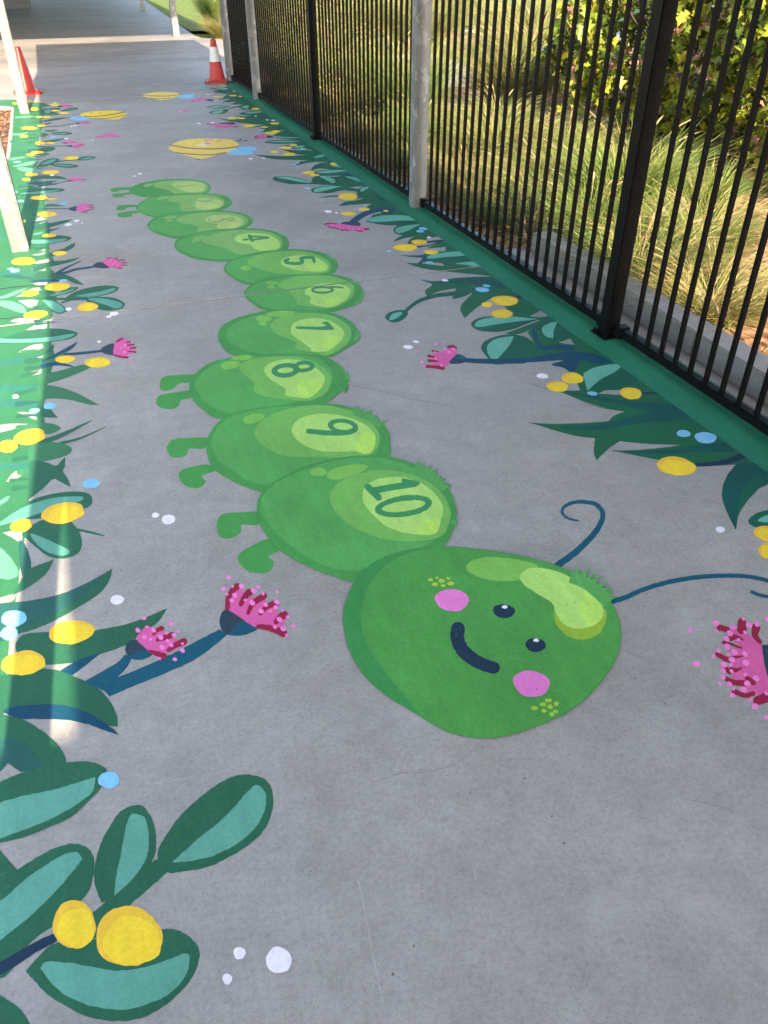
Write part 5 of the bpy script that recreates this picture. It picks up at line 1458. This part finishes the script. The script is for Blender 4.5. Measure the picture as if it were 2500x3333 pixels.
KINDS = []
for k, (n_, rad, h_, st_) in enumerate(((1250, 0.55, 0.60, 0.22), (1300, 0.55, 0.66, 0.5), (1000, 0.40, 0.86, 0.08), (1300, 0.5, 0.5, 0.75))):
    KINDS.append((grass_mesh(100 + k, n_, rad, h_, st_), plume_mesh(200 + k, 34 if k != 2 else 8, rad, h_ * 1.15)))
    for me in KINDS[-1]: me.materials.append(M_blade)
CLUMPS = [  # x, y, kind, scale, label
    (3.00, 3.20, 3, 0.85, 'dry straw-coloured grass clump at the right edge just behind the low wall'),
    (3.00, 3.85, 0, 0.90, 'fine green and straw grass clump behind the low wall right of the black post'),
    (3.05, 4.50, 2, 0.80, 'green grass clump behind the far end of the low wall'),
    (3.60, 4.10, 1, 0.85, 'straw grass clump with brown seed heads at the right edge below the leafy bush'),
    (3.62, 4.95, 2, 1.15, 'tall upright green grass clump left of the near black post'),
    (4.15, 4.75, 2, 0.72, 'wide arching grass clump right of the black post below the leafy bush'),
    (3.20, 5.35, 1, 0.85, 'straw grass clump beyond the end of the low wall'),
    (4.15, 5.6, 1, 0.7, 'arching seed-headed grass clump at the foot of the leafy bush'),
    (3.70, 5.85, 1, 0.85, 'straw grass clump in the bed midway between the two near posts'),
    (2.95, 6.20, 3, 0.70, 'low dry grass clump close behind the fence right of the near galvanised post'),
    (3.50, 6.65, 1, 0.95, 'seed-headed straw grass clump right of the near galvanised post'),
    (4.1, 6.6, 1, 0.75, 'straw grass clump at the left foot of the leafy bush'),
    (3.00, 7.25, 2, 0.8, 'upright green grass clump behind the near galvanised post'),
    (4.00, 7.7, 0, 0.95, 'green and straw grass clump in front of the pale garden path'),
    (3.30, 8.35, 2, 1.1, 'shaded green grass clump left of the near galvanised post'),
    (2.80, 5.15, 0, 0.55, 'little grass tuft beside the small shrub at the end of the low wall'),
    (2.82, 5.72, 3, 0.60, 'little straw tuft against the fence right of the near galvanised post'),
    (2.80, 6.85, 0, 0.60, 'small grass tuft hard against the back of the near galvanised post'),
    (2.80, 7.95, 1, 0.60, 'small straw tuft behind the bars beside the far black post'),
    (2.92, 9.3, 3, 0.9, 'dark dry grass clump behind the far black post'),
    (3.60, 9.6, 1, 1.15, 'tall seeding grass clump left of the pale garden path'),
    (3.15, 10.4, 0, 1.1, 'bushy grass clump behind the bars near the far black post'),
    (3.0, 11.6, 1, 1.0, 'grass clump behind the bars near the middle galvanised post'),
    (5.15, 9.6, 1, 1.3, 'big shaded straw grass clump between the pale path and the leafy bush'),
    (5.9, 10.4, 1, 1.4, 'tall grass clump behind the left side of the leafy bush'),
    (3.8, 12.2, 0, 1.2, 'tall grass clump left of the pale garden path near the fence'),
    (3.7, 14.0, 1, 1.3, 'tall straw grass clump far behind the fence bars'),
    (4.9, 15.6, 1, 1.5, 'tall golden grass clump directly behind the pale garden path'),
    (6.2, 15.3, 1, 1.5, 'tall golden grass clump behind the right end of the pale path'),
    (6.9, 12.2, 1, 1.4, 'golden grass clump right of the pale garden path'),
    (7.6, 14.2, 1, 1.5, 'tall golden grass clump below the grey path at the top'),
    (8.6, 15.4, 0, 1.5, 'tall grass clump at the top left of the leafy bush'),
    (5.6, 18.0, 1, 1.6, 'tall golden grass clump at the back of the bed'),
    (3.65, 20.9, 2, 1.25, 'rounded dark green grass clump beside the far lawn'),
    (3.45, 19.3, 3, 0.9, 'golden dry grass clump at the corner behind the fence end post'),
    (4.6, 18.4, 1, 1.5, 'tall seeding grass clump right of the far corner clump'),
    (7.0, 18.2, 0, 1.6, 'far tall grass clump behind the golden ones'),
    (8.4, 19.2, 1, 1.7, 'tall golden grass clump beside the top end of the far grey path'),
]
for (x, y, k, s, lab) in CLUMPS:
    root = empty('grass_clump', (x, y, -0.045)); root.scale = (s * 1.08, s * 1.08, s * (0.62 if y < 6 else 0.75 if y < 8 else 1.0)); root.rotation_euler.z = rv.uniform(0, 6.28)
    tag(root, lab, 'grass', 'ornamental grass clumps')
    for nm, me in (('blades', KINDS[k][0]), ('plumes', KINDS[k][1])):
        o = bpy.data.objects.new(nm, me); col.objects.link(o); o.parent = root

# leafy bush with lobed leaves
def leaf_bush(name, label, x, y, rx, ry, h, n, size, tints, seed, stems=14, hollow=0.3, cat='bush', nl=96):
    r = random.Random(seed); V = []; F = []; T = []
    root = empty(name, (x, y, -0.045)); tag(root, label, cat)
    lobes = []
    for _ in range(nl):
        u = r.uniform(-0.85, 1); an = r.uniform(0, 6.283); q = math.sqrt(1 - u * u); d = r.uniform(0.72, 0.95)
        lobes.append((d * q * math.cos(an) * rx, d * q * math.sin(an) * ry, h * (0.5 + 0.46 * d * u), r.uniform(0.10, 0.19)))
    out = [(-0.0, 0.0), (0.30, 0.16), (0.16, 0.34), (0.52, 0.46), (0.30, 0.62), (0.14, 0.72), (0.0, 1.0)]
    for i in range(n):
        lx, ly, lz, lr = r.choice(lobes)
        u = r.uniform(-1, 1); a = r.uniform(0, 6.283); q = math.sqrt(1 - u * u); d = lr * (hollow + (1 - hollow) * r.random() ** 0.5) * r.uniform(0.8, 1.25)
        p = Vector((lx + d * rx * q * math.cos(a), ly + d * ry * q * math.sin(a), max(0.03, lz + d * h * u)))
        nrm = (Vector((q * math.cos(a), q * math.sin(a), u + 0.35)) + Vector((r.gauss(0, 0.75), r.gauss(0, 0.75), r.gauss(0, 0.75)))).normalized()
        tip = Vector((r.gauss(0, 0.5), r.gauss(0, 0.5), -0.7)); tip = (tip - nrm * tip.dot(nrm)).normalized(); sidev = nrm.cross(tip)
        s = size * r.uniform(0.6, 1.25); c = r.choice(tints); k = r.uniform(0.7, 1.25); c = tuple(z * k for z in c)
        b = len(V); fold = r.uniform(0.05, 0.3)
        prof_ = [(w, l_, fold * w) for w, l_ in out]
        for w, l_, zz in prof_: V.append(tuple(p + (sidev * w + tip * l_ + nrm * (zz - 0.12 * l_ * l_)) * s))
        for w, l_, zz in prof_[1:-1]: V.append(tuple(p + (-sidev * w + tip * l_ + nrm * (zz - 0.12 * l_ * l_)) * s))
        F.append(tuple(b + j for j in range(7))); T.append(c)
        F.append((b, b + 6) + tuple(b + 11 - j for j in range(5))); T.append(tuple(z * 0.95 for z in c))
    link('foliage', tinted_mesh('foliage', V, F, T), M_leaf, root)
    mb = MB()
    for i in range(stems):
        lx, ly, lz, lr = lobes[i % len(lobes)]
        bx, by = r.uniform(-0.12, 0.12) * rx, r.uniform(-0.12, 0.12) * ry
        pts = [Vector((bx, by, -0.02)), Vector((bx * 0.6 + lx * 0.35, by * 0.6 + ly * 0.35, lz * 0.5)), Vector((lx, ly, lz)), Vector((lx + r.uniform(-0.15, 0.15) * rx, ly + r.uniform(-0.15, 0.15) * ry, lz + 0.12 * h))]
        rd = [0.014, 0.01, 0.007, 0.003]; b = len(mb.v)
        for p, q in zip(pts, rd):
            for m_ in range(6): mb.v.append((p.x + q * math.cos(m_ * 1.047), p.y + q * math.sin(m_ * 1.047), p.z))
        for j in range(3):
            for m_ in range(6): mb.f.append((b + j * 6 + m_, b + j * 6 + (m_ + 1) % 6, b + (j + 1) * 6 + (m_ + 1) % 6, b + (j + 1) * 6 + m_))
    link('branches', mb.mesh('branches', True), M_bark, root)
BUSH_T = [(0.174, 0.22, 0.016), (0.255, 0.278, 0.02), (0.128, 0.186, 0.014), (0.302, 0.29, 0.029), (0.048, 0.08, 0.01), (0.036, 0.064, 0.008), (0.151, 0.209, 0.016), (0.22, 0.255, 0.02), (0.056, 0.088, 0.011), (0.278, 0.278, 0.023), (0.186, 0.232, 0.019), (0.232, 0.267, 0.023), (0.348, 0.174, 0.116)]
leaf_bush('leafy_bush', 'large sunlit leafy bush with yellow-green lobed leaves behind the fence', 5.6, 6.9, 1.35, 1.5, 1.8, 9500, 0.095, BUSH_T, 5, 64)
leaf_bush('leafy_bush', 'leafy bush at the right edge with dark shade between its leaves', 5.75, 5.0, 1.3, 1.2, 1.8, 9000, 0.095, BUSH_T, 9, 64)
leaf_bush('leafy_bush', 'dark leafy bush standing behind the two front bushes', 8.0, 8.2, 1.6, 1.9, 1.9, 5000, 0.1, BUSH_T, 12, 20)
leaf_bush('low_shrub', 'small fine-leaved dark shrub at the end of the low garden wall', 2.74, 4.75, 0.24, 0.34, 0.34, 2600, 0.013, [(0.05, 0.09, 0.02), (0.08, 0.13, 0.03), (0.12, 0.16, 0.05)], 31, 12, cat='shrub')

# unseen tree added outside the frame to throw broken shade on the bushes
def shade_tree(x, y, ground, crown_z, rad, n, seed, label):
    r = random.Random(seed); root = empty('shade_tree', (x, y, ground)); tag(root, label, 'tree')
    mb = MB()
    def limb(p0, p1, r0, r1):
        b = len(mb.v)
        for p, q in ((p0, r0), ((p0 + p1) / 2 + Vector((r.uniform(-0.08, 0.08), r.uniform(-0.08, 0.08), 0)), (r0 + r1) / 2), (p1, r1)):
            for m_ in range(8): mb.v.append((p.x + q * math.cos(m_ * 0.785), p.y + q * math.sin(m_ * 0.785), p.z))
        for j in range(2):
            for m_ in range(8): mb.f.append((b + j * 8 + m_, b + j * 8 + (m_ + 1) % 8, b + (j + 1) * 8 + (m_ + 1) % 8, b + (j + 1) * 8 + m_))
    top = Vector((0, 0, crown_z - rad * 0.7)); limb(Vector((0, 0, -0.05)), top, 0.11, 0.07)
    tips = []
    for i in range(26):
        a = r.uniform(0, 6.283); u = r.uniform(-0.6, 1); q = math.sqrt(max(0, 1 - u * u)); p = Vector((rad * 0.8 * q * math.cos(a), rad * 0.8 * q * math.sin(a), crown_z + rad * 0.7 * u))
        limb(top, p, 0.04, 0.01); tips.append(p)
    link('trunk', mb.mesh('trunk', True), M_bark, root)
    V = []; F = []; T = []
    for i in range(n):
        c = r.choice(tips); p = c + Vector((r.gauss(0, 0.3), r.gauss(0, 0.3), r.gauss(0, 0.25))); nn = Vector((r.gauss(0, 1), r.gauss(0, 1), r.gauss(0, 1) + 0.6)).normalized()
        t_ = nn.orthogonal().normalized(); s_ = nn.cross(t_); k = r.uniform(0.05, 0.09); b = len(V)
        V += [tuple(p), tuple(p + (t_ * 0.5 + s_ * 0.35) * k), tuple(p + t_ * k), tuple(p + (t_ * 0.5 - s_ * 0.35) * k)]; F.append((b, b + 1, b + 2, b + 3)); T.append(r.choice(((0.06, 0.10, 0.02), (0.08, 0.13, 0.025), (0.05, 0.08, 0.02))))
    link('crown', tinted_mesh('crown', V, F, T), M_leaf, root)
shade_tree(6.05, -0.3, -0.045, 4.6, 1.9, 9000, 8, 'small unseen tree added to dapple the right bushes with shade')

# loose straw and bark on the beds: too much to count
def litter(name, label, regions, n, seed, lo, hi, w, cols):
    r = random.Random(seed); V = []; F = []; T = []
    for i in range(n):
        x0, x1, y0, y1, z = r.choice(regions)
        x, y = r.uniform(x0, x1), r.uniform(y0, y1); a = r.uniform(0, 3.14); L = r.uniform(lo, hi); ww = w * r.uniform(0.6, 1.4)
        dx, dy = math.cos(a) * L / 2, math.sin(a) * L / 2; px, py = -math.sin(a) * ww, math.cos(a) * ww
        z0, z1 = z + r.uniform(0.002, 0.03), z + r.uniform(0.002, 0.03); b = len(V)
        V += [(x - dx - px, y - dy - py, z0), (x - dx + px, y - dy + py, z0 + ww * 0.6), (x + dx + px, y + dy + py, z1 + ww * 0.6), (x + dx - px, y + dy - py, z1)]
        F.append((b, b + 1, b + 2, b + 3)); c = r.choice(cols); k = r.uniform(0.7, 1.2); T.append(tuple(q * k for q in c))
    o = link(name, tinted_mesh(name, V, F, T), M_blade); tag(o, label, 'litter', kind='stuff')
litter('straw_litter', 'dry straw and grass litter on the garden bed behind the fence', [(2.62, 4.2, 1.5, 9, -0.045), (2.46, 2.85, 4.5, 12, -0.045), (2.9, 7, 8, 18, -0.045)], 7000, 3, 0.04, 0.16, 0.0022, STRAW)
litter('bark_chips', 'brown bark chips on the bed left of the walkway', [(-1.6, -0.585, 5, 11.2, -0.035)], 4000, 4, 0.02, 0.06, 0.007, [(0.25, 0.13, 0.07), (0.16, 0.08, 0.045), (0.36, 0.22, 0.13)])
